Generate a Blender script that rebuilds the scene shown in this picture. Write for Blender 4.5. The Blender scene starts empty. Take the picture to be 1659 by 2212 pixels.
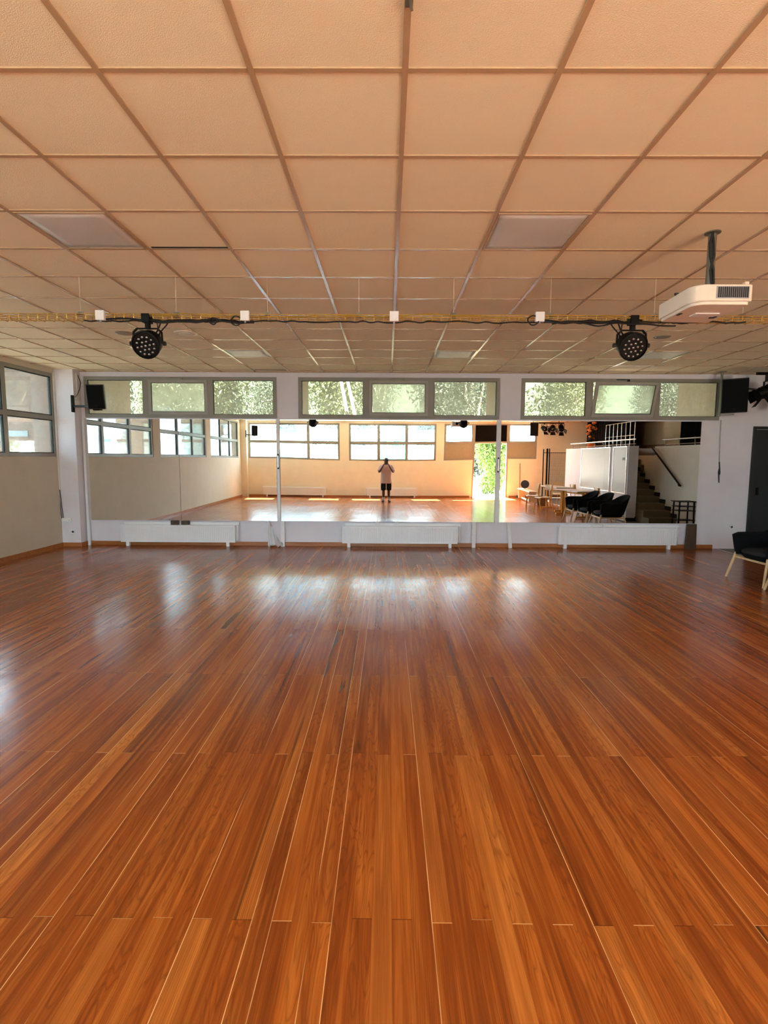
import bpy, bmesh, math, random
from mathutils import Vector, Matrix, Euler

C = bpy.context.scene.collection
R = math.radians
random.seed(7)

# ------------------------------------------------------------------ dimensions (metres)
CAM = Vector((0.0, 0.0, 1.612))
YF, YB = 9.64, -3.0            # front (mirror) wall, far wall behind the photographer
ZC = 3.113                     # suspended ceiling
XR = 7.15                      # stair wall
GX, GY, G = 0.058, 2.238, 0.6  # ceiling grid origin and module


def wall_left_x(y):            # the left wall runs very slightly out of square
    return -5.80 - 0.28 * (9.64 - y) / 12.64


# ------------------------------------------------------------------ mesh builder
class MB:
    def __init__(self):
        self.bm = bmesh.new()

    def box(self, x0, x1, y0, y1, z0, z1):
        v = [self.bm.verts.new(p) for p in ((x0, y0, z0), (x1, y0, z0), (x1, y1, z0), (x0, y1, z0),
                                            (x0, y0, z1), (x1, y0, z1), (x1, y1, z1), (x0, y1, z1))]
        for f in ((0, 3, 2, 1), (4, 5, 6, 7), (0, 1, 5, 4), (1, 2, 6, 5), (2, 3, 7, 6), (3, 0, 4, 7)):
            self.bm.faces.new([v[i] for i in f])
        return self

    def obox(self, c, s, rot=None):
        """box of size s centred on c, turned by rot (Matrix 3x3 or Euler tuple)"""
        M = Matrix.Identity(3) if rot is None else (Euler(rot).to_matrix() if isinstance(rot, tuple) else rot)
        c = Vector(c)
        v = []
        for z in (-.5, .5):
            for x, y in ((-.5, -.5), (.5, -.5), (.5, .5), (-.5, .5)):
                v.append(self.bm.verts.new(c + M @ Vector((x * s[0], y * s[1], z * s[2]))))
        for f in ((0, 3, 2, 1), (4, 5, 6, 7), (0, 1, 5, 4), (1, 2, 6, 5), (2, 3, 7, 6), (3, 0, 4, 7)):
            self.bm.faces.new([v[i] for i in f])
        return self

    def bar(self, a, b, w, d, up=(0, 0, 1)):
        """rectangular bar from a to b, w wide, d deep"""
        a, b = Vector(a), Vector(b)
        t = (b - a).normalized()
        u = Vector(up)
        if abs(t.dot(u)) > .98:
            u = Vector((0, 1, 0))
        s = t.cross(u).normalized()
        n = s.cross(t)
        M = Matrix((s, t, n)).transposed()
        return self.obox((a + b) / 2, (w, (b - a).length, d), M)

    def tube(self, pts, r, seg=8, caps=True, r2=None):
        pts = [Vector(p) for p in pts]
        n = len(pts)
        rings = []
        prev = None
        for i, p in enumerate(pts):
            t = (pts[min(i + 1, n - 1)] - pts[max(i - 1, 0)]).normalized()
            if prev is None:
                u = Vector((0, 0, 1)) if abs(t.z) < .9 else Vector((1, 0, 0))
                s = t.cross(u).normalized()
            else:
                s = (prev - t * prev.dot(t)).normalized()
            prev = s
            q = t.cross(s)
            rr = r if r2 is None else r + (r2 - r) * i / max(1, n - 1)
            if isinstance(r, (list, tuple)):
                rr = r[i]
            rings.append([self.bm.verts.new(p + (s * math.cos(a) + q * math.sin(a)) * rr)
                          for a in (2 * math.pi * k / seg for k in range(seg))])
        for i in range(n - 1):
            for k in range(seg):
                self.bm.faces.new((rings[i][k], rings[i][(k + 1) % seg], rings[i + 1][(k + 1) % seg], rings[i + 1][k]))
        if caps:
            self.bm.faces.new(rings[0][::-1])
            self.bm.faces.new(rings[-1])
        return self

    def lathe(self, prof, M=None, seg=24):
        """prof: list of (radius, height) along local z; M: 4x4 placing it"""
        M = M or Matrix.Identity(4)
        rings = []
        for r, h in prof:
            if r < 1e-6:
                rings.append([self.bm.verts.new(M @ Vector((0, 0, h)))])
            else:
                rings.append([self.bm.verts.new(M @ Vector((r * math.cos(a), r * math.sin(a), h)))
                              for a in (2 * math.pi * k / seg for k in range(seg))])
        for a, b in zip(rings, rings[1:]):
            for k in range(seg):
                l = (k + 1) % seg
                if len(a) == 1 and len(b) == 1:
                    continue
                if len(a) == 1:
                    self.bm.faces.new((a[0], b[l], b[k]))
                elif len(b) == 1:
                    self.bm.faces.new((a[k], a[l], b[0]))
                else:
                    self.bm.faces.new((a[k], a[l], b[l], b[k]))
        return self

    def prism(self, poly, z0, z1, M=None):
        M = M or Matrix.Identity(4)
        a = [self.bm.verts.new(M @ Vector((x, y, z0))) for x, y in poly]
        b = [self.bm.verts.new(M @ Vector((x, y, z1))) for x, y in poly]
        n = len(poly)
        self.bm.faces.new(a[::-1])
        self.bm.faces.new(b)
        for i in range(n):
            j = (i + 1) % n
            self.bm.faces.new((a[i], a[j], b[j], b[i]))
        return self

    def loft(self, rings, caps=True):
        rr = [[self.bm.verts.new(p) for p in ring] for ring in rings]
        n = len(rr[0])
        for a, b in zip(rr, rr[1:]):
            for k in range(n):
                l = (k + 1) % n
                self.bm.faces.new((a[k], a[l], b[l], b[k]))
        if caps:
            self.bm.faces.new(rr[0][::-1])
            self.bm.faces.new(rr[-1])
        return self

    def grid(self, fn, nu, nv):
        vs = [[self.bm.verts.new(fn(i / nu, j / nv)) for j in range(nv + 1)] for i in range(nu + 1)]
        for i in range(nu):
            for j in range(nv):
                self.bm.faces.new((vs[i][j], vs[i + 1][j], vs[i + 1][j + 1], vs[i][j + 1]))
        return self

    def ball(self, c, r, seg=12, sc=(1, 1, 1)):
        prof = [(math.sin(math.pi * k / 8), -math.cos(math.pi * k / 8)) for k in range(9)]
        prof[0] = (0, -1)
        prof[-1] = (0, 1)
        M = Matrix.Translation(c) @ Matrix.Diagonal((r * sc[0], r * sc[1], r * sc[2], 1))
        return self.lathe(prof, M, seg)

    def build(self, name, m, parent=None, smooth=False, bevel=0, loc=None, solid=0, sub=0, normals=True):
        if normals:
            bmesh.ops.recalc_face_normals(self.bm, faces=self.bm.faces[:])
        me = bpy.data.meshes.new(name)
        self.bm.to_mesh(me)
        self.bm.free()
        if smooth:
            for p in me.polygons:
                p.use_smooth = True
            if smooth != 'all':
                try:
                    me.set_sharp_from_angle(angle=R(42))
                except Exception:
                    pass
        me.materials.append(m)
        o = bpy.data.objects.new(name, me)
        C.objects.link(o)
        if loc is not None:
            o.location = loc
        if parent is not None:
            o.parent = parent
        if solid:
            k = o.modifiers.new('s', 'SOLIDIFY')
            k.thickness = solid
            k.offset = 0
        if sub:
            k = o.modifiers.new('u', 'SUBSURF')
            k.levels = k.render_levels = sub
        if bevel:
            k = o.modifiers.new('b', 'BEVEL')
            k.width = bevel
            k.segments = 2
            k.limit_method = 'ANGLE'
        return o


def tag(o, label=None, cat=None, group=None, kind=None):
    if label:
        o['label'] = label
    if cat:
        o['category'] = cat
    if group:
        o['group'] = group
    if kind:
        o['kind'] = kind
    return o


def thing(name, label, cat, loc=(0, 0, 0), rz=0.0, group=None):
    o = bpy.data.objects.new(name, None)
    o.empty_display_size = .1
    C.objects.link(o)
    o.location = loc
    o.rotation_euler = (0, 0, rz)
    return tag(o, label, cat, group)


def struct(name, mb, m, parent=None, smooth=False, bevel=0, label=None):
    o = mb.build(name, m, parent, smooth=smooth, bevel=bevel)
    if parent is None:
        o['kind'] = 'structure'
        if label:
            o['label'] = label
    return o


def dup(o, loc=None, rz=None, label=None, group=None, parent=None):
    c = o.copy()
    C.objects.link(c)
    if parent is not None:
        c.parent = parent
    for ch in [x for x in bpy.data.objects if x.parent == o]:
        dup(ch, parent=c)
    if loc is not None:
        c.location = loc
    if rz is not None:
        c.rotation_euler = (0, 0, rz)
    if label:
        c['label'] = label
    if group:
        c['group'] = group
    return c


# ------------------------------------------------------------------ materials
def lin(c):
    return tuple(((x / 255) / 12.92 if x / 255 <= .04045 else ((x / 255 + .055) / 1.055) ** 2.4) for x in c) + (1,)


def nodes(name):
    m = bpy.data.materials.new(name)
    m.use_nodes = True
    nt = m.node_tree
    return m, nt, nt.nodes['Principled BSDF']


def mat(name, rgb, rough=.6, metal=0., spec=.5, var=.06, scale=14., bump=0., bscale=60., coat=0.):
    """plain surface with a slight procedural mottling and optional fine bump"""
    m, nt, p = nodes(name)
    N, L = nt.nodes, nt.links
    c = lin(rgb)
    tc = N.new('ShaderNodeTexCoord')
    nz = N.new('ShaderNodeTexNoise')
    nz.inputs['Scale'].default_value = scale
    nz.inputs['Detail'].default_value = 4
    L.new(tc.outputs['Object'], nz.inputs['Vector'])
    mr = N.new('ShaderNodeMapRange')
    mr.inputs[1].default_value = .3
    mr.inputs[2].default_value = .7
    mr.inputs[3].default_value = 1 - var
    mr.inputs[4].default_value = 1 + var
    L.new(nz.outputs[0], mr.inputs[0])
    mx = N.new('ShaderNodeVectorMath')
    mx.operation = 'SCALE'
    mx.inputs[0].default_value = c[:3]
    L.new(mr.outputs[0], mx.inputs['Scale'])
    L.new(mx.outputs[0], p.inputs['Base Color'])
    p.inputs['Roughness'].default_value = rough
    p.inputs['Metallic'].default_value = metal
    p.inputs['Specular IOR Level'].default_value = spec
    p.inputs['Coat Weight'].default_value = coat
    if bump:
        n2 = N.new('ShaderNodeTexNoise')
        n2.inputs['Scale'].default_value = bscale
        n2.inputs['Detail'].default_value = 6
        L.new(tc.outputs['Object'], n2.inputs['Vector'])
        b = N.new('ShaderNodeBump')
        b.inputs['Strength'].default_value = bump
        b.inputs['Distance'].default_value = .02
        L.new(n2.outputs[0], b.inputs['Height'])
        L.new(b.outputs[0], p.inputs['Normal'])
    return m


def math_node(nt, op, a, b=None, c=None):
    n = nt.nodes.new('ShaderNodeMath')
    n.operation = op
    for i, v in enumerate((a, b, c)):
        if v is None:
            continue
        if isinstance(v, (int, float)):
            n.inputs[i].default_value = v
        else:
            nt.links.new(v, n.inputs[i])
    return n.outputs[0]


def mix_col(nt, fac, a, b, mode='MIX'):
    n = nt.nodes.new('ShaderNodeMix')
    n.data_type = 'RGBA'
    n.blend_type = mode
    for i, v in ((0, fac), (6, a), (7, b)):
        if isinstance(v, (int, float)):
            n.inputs[i].default_value = v
        elif isinstance(v, tuple):
            n.inputs[i].default_value = v
        else:
            nt.links.new(v, n.inputs[i])
    return n.outputs[2]


def ramp(nt, fac, stops, interp='LINEAR'):
    n = nt.nodes.new('ShaderNodeValToRGB')
    n.color_ramp.interpolation = interp
    e = n.color_ramp.elements
    while len(e) < len(stops):
        e.new(.5)
    for el, (pos, col) in zip(e, stops):
        el.position = pos
        el.color = col
    nt.links.new(fac, n.inputs[0])
    return n.outputs[0]


def noise(nt, vec, scale, detail=4, rough=.5, dist=0.):
    n = nt.nodes.new('ShaderNodeTexNoise')
    n.inputs['Scale'].default_value = scale
    n.inputs['Detail'].default_value = detail
    n.inputs['Roughness'].default_value = rough
    n.inputs['Distortion'].default_value = dist
    nt.links.new(vec, n.inputs['Vector'])
    return n.outputs[0]


def comb(nt, x, y, z):
    n = nt.nodes.new('ShaderNodeCombineXYZ')
    for i, v in enumerate((x, y, z)):
        if isinstance(v, (int, float)):
            n.inputs[i].default_value = v
        else:
            nt.links.new(v, n.inputs[i])
    return n.outputs[0]


def white(nt, vec):
    n = nt.nodes.new('ShaderNodeTexWhiteNoise')
    n.noise_dimensions = '3D'
    nt.links.new(vec, n.inputs['Vector'])
    return n.outputs['Value'], n.outputs['Color']


def parquet():
    m, nt, p = nodes('varnished_parquet')
    N, L = nt.nodes, nt.links
    tc = N.new('ShaderNodeTexCoord')
    sp = N.new('ShaderNodeSeparateXYZ')
    L.new(tc.outputs['Object'], sp.inputs[0])
    X, Y = sp.outputs[0], sp.outputs[1]
    W, LEN = .07, 2.12
    xs = math_node(nt, 'DIVIDE', math_node(nt, 'ADD', X, -.024 + 7.0), W)
    ix = math_node(nt, 'FLOOR', xs)
    fx = math_node(nt, 'FRACT', xs)
    par = math_node(nt, 'MULTIPLY', math_node(nt, 'MODULO', ix, 2.0), .5)
    ys = math_node(nt, 'ADD', math_node(nt, 'DIVIDE', math_node(nt, 'ADD', Y, -1.715 + 10.6), LEN), par)
    # the joint rows wander a few millimetres from board to board
    jit, _ = white(nt, comb(nt, ix, 3.3, 1.7))
    ys = math_node(nt, 'ADD', ys, math_node(nt, 'MULTIPLY', math_node(nt, 'SUBTRACT', jit, .5), .012))
    iy = math_node(nt, 'FLOOR', ys)
    fy = math_node(nt, 'FRACT', ys)
    rv, rc = white(nt, comb(nt, ix, iy, .5))
    rv2, rc2 = white(nt, comb(nt, iy, ix, 9.1))
    sc = N.new('ShaderNodeSeparateColor')
    L.new(rc, sc.inputs[0])
    ra, rb, rcc = sc.outputs[0], sc.outputs[1], sc.outputs[2]
    # grain space: every board gets its own offset
    gx = math_node(nt, 'ADD', X, math_node(nt, 'MULTIPLY', ra, 37.0))
    gy = math_node(nt, 'ADD', Y, math_node(nt, 'MULTIPLY', rb, 53.0))
    fine = noise(nt, comb(nt, math_node(nt, 'MULTIPLY', gx, 160), math_node(nt, 'MULTIPLY', gy, 4.0), rv), 1.0, 4, .6)
    streak = noise(nt, comb(nt, math_node(nt, 'MULTIPLY', gx, 34), math_node(nt, 'MULTIPLY', gy, 1.2), rv), 1.0, 3, .55, .6)
    heart = noise(nt, comb(nt, math_node(nt, 'MULTIPLY', gx, 20), math_node(nt, 'MULTIPLY', gy, .34), rcc), 1.0, 2, .5, .4)
    # cathedral rings: contour bands of a stretched noise
    hill = noise(nt, comb(nt, math_node(nt, 'MULTIPLY', gx, 13), math_node(nt, 'MULTIPLY', gy, 1.5), rv2), 1.0, 2, .45)
    bands = math_node(nt, 'ABSOLUTE', math_node(nt, 'SUBTRACT', math_node(nt, 'FRACT', math_node(nt, 'MULTIPLY', hill, 17.0)), .5))
    ring = ramp(nt, bands, [(0.0, (1, 1, 1, 1)), (.22, (0, 0, 0, 1))])
    base = ramp(nt, rv, [(0, lin((116, 50, 14))), (.25, lin((146, 69, 21))), (.5, lin((174, 91, 30))),
                         (.78, lin((142, 64, 18))), (1, lin((200, 120, 49)))])
    base = mix_col(nt, .45, base, ramp(nt, streak, [(.3, lin((104, 42, 10))), (.5, lin((154, 76, 24))), (.7, lin((206, 122, 47)))]))
    base = mix_col(nt, math_node(nt, 'MULTIPLY', ramp(nt, fine, [(.36, (1, 1, 1, 1)), (.64, (0, 0, 0, 1))]), .26), base, lin((88, 34, 9)))
    amt = math_node(nt, 'MULTIPLY', math_node(nt, 'GREATER_THAN', rv2, .52), .42)
    base = mix_col(nt, math_node(nt, 'MULTIPLY', ring, amt), base, lin((96, 42, 13)))
    sg = noise(nt, comb(nt, math_node(nt, 'MULTIPLY', gx, 10), math_node(nt, 'MULTIPLY', gy, .8), rv2), 1.0, 2, .5)
    lines = math_node(nt, 'ABSOLUTE', math_node(nt, 'SUBTRACT', math_node(nt, 'FRACT', math_node(nt, 'ADD', math_node(nt, 'MULTIPLY', gx, 150.0), math_node(nt, 'MULTIPLY', sg, 9.0))), .5))
    ln = ramp(nt, lines, [(.02, (1, 1, 1, 1)), (.3, (0, 0, 0, 1))])
    amt2 = math_node(nt, 'MULTIPLY', math_node(nt, 'LESS_THAN', rv2, .5), math_node(nt, 'MULTIPLY', rcc, .5))
    base = mix_col(nt, math_node(nt, 'MULTIPLY', ln, amt2), base, lin((104, 42, 10)))
    # dark heartwood flames on some boards
    hm = ramp(nt, heart, [(.58, (0, 0, 0, 1)), (.70, (1, 1, 1, 1))])
    hm = math_node(nt, 'MULTIPLY', hm, math_node(nt, 'MULTIPLY', math_node(nt, 'GREATER_THAN', rcc, .68), .6))
    base = mix_col(nt, hm, base, lin((62, 26, 11)))
    hm2 = ramp(nt, hill, [(.60, (0, 0, 0, 1)), (.66, (1, 1, 1, 1))])
    hm2 = math_node(nt, 'MULTIPLY', hm2, math_node(nt, 'MULTIPLY', math_node(nt, 'GREATER_THAN', rcc, .93), .75))
    base = mix_col(nt, hm2, base, lin((30, 12, 6)))
    # seams: cream filler on some, dark hairline on the rest
    ex = math_node(nt, 'MULTIPLY', math_node(nt, 'MINIMUM', fx, math_node(nt, 'SUBTRACT', 1.0, fx)), W)
    ey = math_node(nt, 'MULTIPLY', math_node(nt, 'MINIMUM', fy, math_node(nt, 'SUBTRACT', 1.0, fy)), LEN)
    ixn = math_node(nt, 'FLOOR', math_node(nt, 'ADD', xs, .5))      # id of the nearest seam
    sv, _ = white(nt, comb(nt, ixn, .2, 4.4))
    wv = noise(nt, comb(nt, math_node(nt, 'MULTIPLY', ixn, 3.7), math_node(nt, 'MULTIPLY', Y, .9), 2.0), 1.0, 3)
    seam = math_node(nt, 'LESS_THAN', ex, .0011)
    light = math_node(nt, 'MULTIPLY', math_node(nt, 'GREATER_THAN', sv, .77),
                      ramp(nt, wv, [(.36, (0, 0, 0, 1)), (.5, (1, 1, 1, 1))]))
    base = mix_col(nt, math_node(nt, 'MULTIPLY', seam, .35), base, lin((90, 40, 14)))
    base = mix_col(nt, math_node(nt, 'MULTIPLY', math_node(nt, 'LESS_THAN', ex, .0014), light), base, lin((226, 172, 108)))
    jv, _ = white(nt, comb(nt, ix, iy, 6.6))
    jl = math_node(nt, 'LESS_THAN', ey, .0016)
    base = mix_col(nt, math_node(nt, 'MULTIPLY', jl, .75), base,
                   mix_col(nt, math_node(nt, 'GREATER_THAN', jv, .6), lin((78, 34, 12)), lin((226, 170, 108))))
    L.new(base, p.inputs['Base Color'])
    # varnish: worn patches are duller, every board lies a hair out of level
    worn = noise(nt, comb(nt, math_node(nt, 'MULTIPLY', X, .9), math_node(nt, 'MULTIPLY', Y, .9), 0.0), 1.0, 5, .6)
    rr = N.new('ShaderNodeMapRange')
    rr.inputs[1].default_value = .35
    rr.inputs[2].default_value = .65
    rr.inputs[3].default_value = .17
    rr.inputs[4].default_value = .25
    L.new(worn, rr.inputs[0])
    L.new(rr.outputs[0], p.inputs['Roughness'])
    p.inputs['Specular IOR Level'].default_value = .5
    cup = math_node(nt, 'MULTIPLY', math_node(nt, 'SUBTRACT', fx, .5), .014)
    tx = math_node(nt, 'ADD', math_node(nt, 'MULTIPLY', math_node(nt, 'SUBTRACT', ra, .5), .012), cup)
    wav = noise(nt, comb(nt, math_node(nt, 'MULTIPLY', X, 3), math_node(nt, 'MULTIPLY', Y, 11), 0.0), 1.0, 3)
    ty = math_node(nt, 'ADD', math_node(nt, 'MULTIPLY', math_node(nt, 'SUBTRACT', rb, .5), .005),
                   math_node(nt, 'MULTIPLY', math_node(nt, 'SUBTRACT', wav, .5), .05))
    vm = N.new('ShaderNodeVectorMath')
    vm.operation = 'NORMALIZE'
    L.new(comb(nt, tx, ty, 1.0), vm.inputs[0])
    L.new(vm.outputs[0], p.inputs['Normal'])
    return m


def glass(name, tint, haze, hcol=(220, 235, 225)):
    """clear pane with a Fresnel glint and a film of dust that scatters a little light"""
    m, nt, p = nodes(name)
    N, L = nt.nodes, nt.links
    N.remove(p)
    out = N['Material Output']
    t = N.new('ShaderNodeBsdfTransparent')
    t.inputs[0].default_value = tint + (1,)
    g = N.new('ShaderNodeBsdfGlossy')
    g.inputs['Roughness'].default_value = .02
    fr = N.new('ShaderNodeFresnel')
    fr.inputs['IOR'].default_value = 1.45
    a = N.new('ShaderNodeMixShader')
    L.new(math_node(nt, 'MULTIPLY', fr.outputs[0], .6), a.inputs[0])
    L.new(t.outputs[0], a.inputs[1])
    L.new(g.outputs[0], a.inputs[2])
    d = N.new('ShaderNodeBsdfTranslucent')
    d.inputs[0].default_value = lin(hcol)
    tc = N.new('ShaderNodeTexCoord')
    nz = noise(nt, tc.outputs['Object'], 2.2, 5, .6)
    mr = N.new('ShaderNodeMapRange')
    mr.inputs[1].default_value = .3
    mr.inputs[2].default_value = .7
    mr.inputs[3].default_value = haze * .7
    mr.inputs[4].default_value = haze * 1.3
    L.new(nz, mr.inputs[0])
    b = N.new('ShaderNodeMixShader')
    L.new(mr.outputs[0], b.inputs[0])
    L.new(a.outputs[0], b.inputs[1])
    L.new(d.outputs[0], b.inputs[2])
    L.new(b.outputs[0], out.inputs['Surface'])
    return m


def leaf_mat(name, a, b, trans=.35):
    m, nt, p = nodes(name)
    N, L = nt.nodes, nt.links
    oi = N.new('ShaderNodeNewGeometry')
    col = ramp(nt, oi.outputs['Random Per Island'], [(0, lin(a)), (1, lin(b))])
    L.new(col, p.inputs['Base Color'])
    p.inputs['Roughness'].default_value = .55
    t = N.new('ShaderNodeBsdfTranslucent')
    L.new(col, t.inputs[0])
    mx = N.new('ShaderNodeMixShader')
    mx.inputs[0].default_value = trans
    L.new(p.outputs[0], mx.inputs[1])
    L.new(t.outputs[0], mx.inputs[2])
    L.new(mx.outputs[0], N['Material Output'].inputs['Surface'])
    return m


def wood_mat(name, a, b, scale=1.0, axis=0, rough=.5):
    m, nt, p = nodes(name)
    tc = nt.nodes.new('ShaderNodeTexCoord')
    mp = nt.nodes.new('ShaderNodeMapping')
    s = [22 * scale] * 3
    s[axis] = 1.6 * scale
    mp.inputs['Scale'].default_value = s
    nt.links.new(tc.outputs['Object'], mp.inputs['Vector'])
    nz = noise(nt, mp.outputs[0], 1.0, 4, .6, .5)
    nt.links.new(ramp(nt, nz, [(.3, lin(a)), (.7, lin(b))]), p.inputs['Base Color'])
    p.inputs['Roughness'].default_value = rough
    return m


def brick_stucco():
    m, nt, p = nodes('rough_stucco')
    tc = nt.nodes.new('ShaderNodeTexCoord')
    nz = noise(nt, tc.outputs['Object'], 16, 8, .75)
    nz2 = noise(nt, tc.outputs['Object'], 2.2, 4, .6)
    c = ramp(nt, nz, [(.32, lin((110, 76, 54))), (.68, lin((206, 168, 136)))])
    c = mix_col(nt, .25, c, ramp(nt, nz2, [(.3, lin((130, 100, 84))), (.7, lin((190, 160, 136)))]))
    nt.links.new(c, p.inputs['Base Color'])
    p.inputs['Roughness'].default_value = .95
    b = nt.nodes.new('ShaderNodeBump')
    b.inputs['Strength'].default_value = .8
    b.inputs['Distance'].default_value = .03
    nt.links.new(nz, b.inputs['Height'])
    nt.links.new(b.outputs[0], p.inputs['Normal'])
    return m


M = {}
M['parquet'] = parquet()
M['wall_backlit'] = mat('backlit_left_wall', (204, 190, 170), .75, var=.03, scale=3, bump=.08, bscale=120)  # beige tone stands in for the shade on this backlit wall
M['wall'] = mat('painted_wall', (226, 218, 202), .75, var=.03, scale=3, bump=.08, bscale=120)
M['wall_front'] = mat('white_front_wall', (222, 216, 222), .75, var=.03, scale=3, bump=.08, bscale=120)
M['tile'] = mat('mineral_ceiling_tile', (238, 222, 190), .9, var=.025, scale=2, bump=.25, bscale=220)
M['rail'] = mat('lacquered_ceiling_rail', (184, 154, 122), .16, spec=.6, var=.02)
M['alu_light'] = mat('light_grey_sash', (158, 154, 146), .45, spec=.5, var=.05, scale=5)
M['alu'] = mat('grey_aluminium_frame', (140, 136, 127), .45, metal=.0, spec=.5, var=.05, scale=5)
M['gasket'] = mat('black_gasket', (22, 23, 22), .6)
M['glass'] = glass('dusty_glass', (.60, .62, .57), .18, (218, 224, 212))
M['glass_dirty'] = glass('very_dusty_glass', (.52, .54, .50), .40, (208, 216, 206))
M['glass_left'] = glass('side_glass', (.70, .75, .76), .03, (214, 226, 226))
M['glass_blue'] = glass('blue_tinted_glass', (.84, .95, .98), .03, (225, 240, 245))
M['beige'] = mat('beige_mezzanine_paint', (158, 140, 112), .8, var=.04)
M['infill'] = mat('grey_beige_infill_board', (150, 140, 120), .7, var=.04)
M['radiator'] = mat('white_enamel', (232, 230, 232), .35, var=.015, scale=4)
M['white'] = mat('white_paint', (228, 226, 226), .5, var=.03)
M['black'] = mat('black_plastic', (14, 14, 15), .5, var=.1)
M['black_metal'] = mat('black_lacquered_metal', (8, 8, 8), .5, spec=.18, var=.1)
M['blackfab'] = mat('black_felt', (16, 18, 20), .95, spec=.15, var=.15, scale=120, bump=.2, bscale=500)
M['cushion'] = mat('charcoal_cushion', (44, 46, 48), .9, spec=.2, var=.12, scale=120)
M['rubber'] = mat('black_rubber', (12, 11, 11), .6)
M['steel'] = mat('galvanised_steel', (128, 124, 112), .4, metal=.6, var=.08)
M['chrome'] = mat('brushed_chrome', (200, 198, 196), .25, metal=.9, var=.04)
M['yellow_zinc'] = mat('yellow_passivated_wire', (196, 158, 70), .35, metal=.55, var=.1, scale=30)
M['yellow'] = mat('yellow_lacquered_tube', (212, 146, 14), .4, var=.06)
M['yellow_cord'] = mat('yellow_green_cord', (150, 118, 34), .5)
M['cream'] = mat('cream_white_plastic', (226, 214, 196), .45, var=.02)
M['grille'] = mat('grey_grille_plastic', (150, 150, 155), .45)
M['baseboard'] = wood_mat('oiled_wood_baseboard', (146, 84, 40), (178, 112, 58), .6, 0, .4)
M['lightwood'] = wood_mat('light_ash_wood', (196, 160, 112), (222, 190, 142), 1.0, 2, .5)
M['ply'] = wood_mat('pale_plywood', (206, 172, 126), (226, 196, 150), .6, 0, .45)
M['brownwood'] = wood_mat('dark_brown_wood', (58, 42, 32), (84, 62, 46), 1.0, 2, .6)
M['panelwood'] = wood_mat('stained_wood_panel', (92, 58, 30), (120, 78, 40), .4, 2, .5)
M['laminate'] = mat('grey_white_laminate', (208, 202, 196), .35, var=.02)
M['board'] = mat('glossy_whiteboard', (176, 171, 158), .45, var=.01)
M['door_dark'] = mat('anthracite_door', (26, 30, 33), .5, var=.05)
M['floor_grey'] = mat('brown_grey_tiles', (92, 82, 74), .5, var=.08, scale=6)
M['stair'] = mat('tan_stair_stone', (108, 92, 60), .6, var=.07, scale=9)
M['stringer'] = mat('black_stone_skirting', (20, 20, 22), .5)
M['curtain'] = mat('black_curtain', (10, 10, 11), .95, spec=.1)
M['stucco'] = brick_stucco()
M['concrete'] = mat('pale_concrete', (186, 180, 168), .9, var=.08, scale=1.5, bump=.2, bscale=20)
M['earth'] = mat('dark_earth_ground', (84, 76, 66), .95, var=.25, scale=1.2, bump=.3, bscale=20)
M['roof'] = mat('roof_membrane', (120, 118, 114), .9)
M['bark'] = mat('pale_bark', (150, 138, 120), .9, var=.2, scale=8, bump=.5, bscale=20)
M['facade'] = mat('pale_blue_facade', (188, 204, 210), .8, var=.05, scale=1)
M['facade2'] = mat('cream_facade', (214, 204, 186), .8, var=.05, scale=1)
M['winpane'] = mat('dark_window_glass', (84, 110, 122), .15, var=.1, scale=2)
M['roof_tile'] = mat('grey_roof_tiles', (140, 128, 118), .8, var=.1)
M['orange'] = mat('orange_glazed_pot', (210, 92, 22), .35, var=.05)
M['petal'] = leaf_mat('orange_petals', (214, 104, 30), (240, 150, 60), .2)
M['red_dark'] = mat('dark_red_shell', (44, 14, 14), .3, var=.1)
M['skin'] = mat('brown_skin', (92, 60, 46), .55, var=.05, scale=20)
M['tshirt'] = mat('pale_pink_cotton', (206, 184, 182), .9, spec=.2, var=.05, scale=40)
M['shorts'] = mat('black_cotton', (22, 20, 22), .9, spec=.2, var=.1)
M['hair'] = mat('black_hair', (14, 11, 10), .7, var=.2, scale=60)
M['sock'] = mat('white_sock', (216, 210, 206), .9)
M['shoe'] = mat('dark_shoe', (38, 32, 30), .6)
M['eye'] = mat('dark_eye', (20, 14, 12), .2)
M['screen'] = mat('black_glass_screen', (8, 9, 12), .08)
M['trunk_plastic'] = mat('white_trunking', (222, 216, 210), .5)
M['diffuser'] = mat('opal_diffuser', (204, 200, 196), .4, spec=.5, var=.06, scale=2.5)
M['leaf_light'] = leaf_mat('light_leaves', (60, 68, 40), (88, 94, 58), .4)
M['leaf_mid'] = leaf_mat('mid_leaves', (44, 53, 37), (68, 76, 53), .4)
M['leaf_dark'] = leaf_mat('dark_leaves', (33, 44, 37), (54, 64, 53), .35)
M['leaf_bush'] = leaf_mat('bush_leaves', (46, 70, 22), (84, 108, 44), .45)

M['hill'] = mat('wooded_slope', (36, 48, 33), .9, var=.45, scale=1.6)
mm, nt_, p_ = nodes('silvered_mirror')
p_.inputs['Metallic'].default_value = 1
p_.inputs['Base Color'].default_value = (.90, .91, .885, 1)
p_.inputs['Roughness'].default_value = .0
M['mirror'] = mm

mm, nt_, p_ = nodes('clear_plastic_film')
p_.inputs['Base Color'].default_value = (.8, .8, .8, 1)
p_.inputs['Roughness'].default_value = .25
t_ = nt_.nodes.new('ShaderNodeBsdfTransparent')
x_ = nt_.nodes.new('ShaderNodeMixShader')
x_.inputs[0].default_value = .45
nt_.links.new(t_.outputs[0], x_.inputs[1])
nt_.links.new(p_.outputs[0], x_.inputs[2])
nt_.links.new(x_.outputs[0], nt_.nodes['Material Output'].inputs['Surface'])
M['film'] = mm

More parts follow.
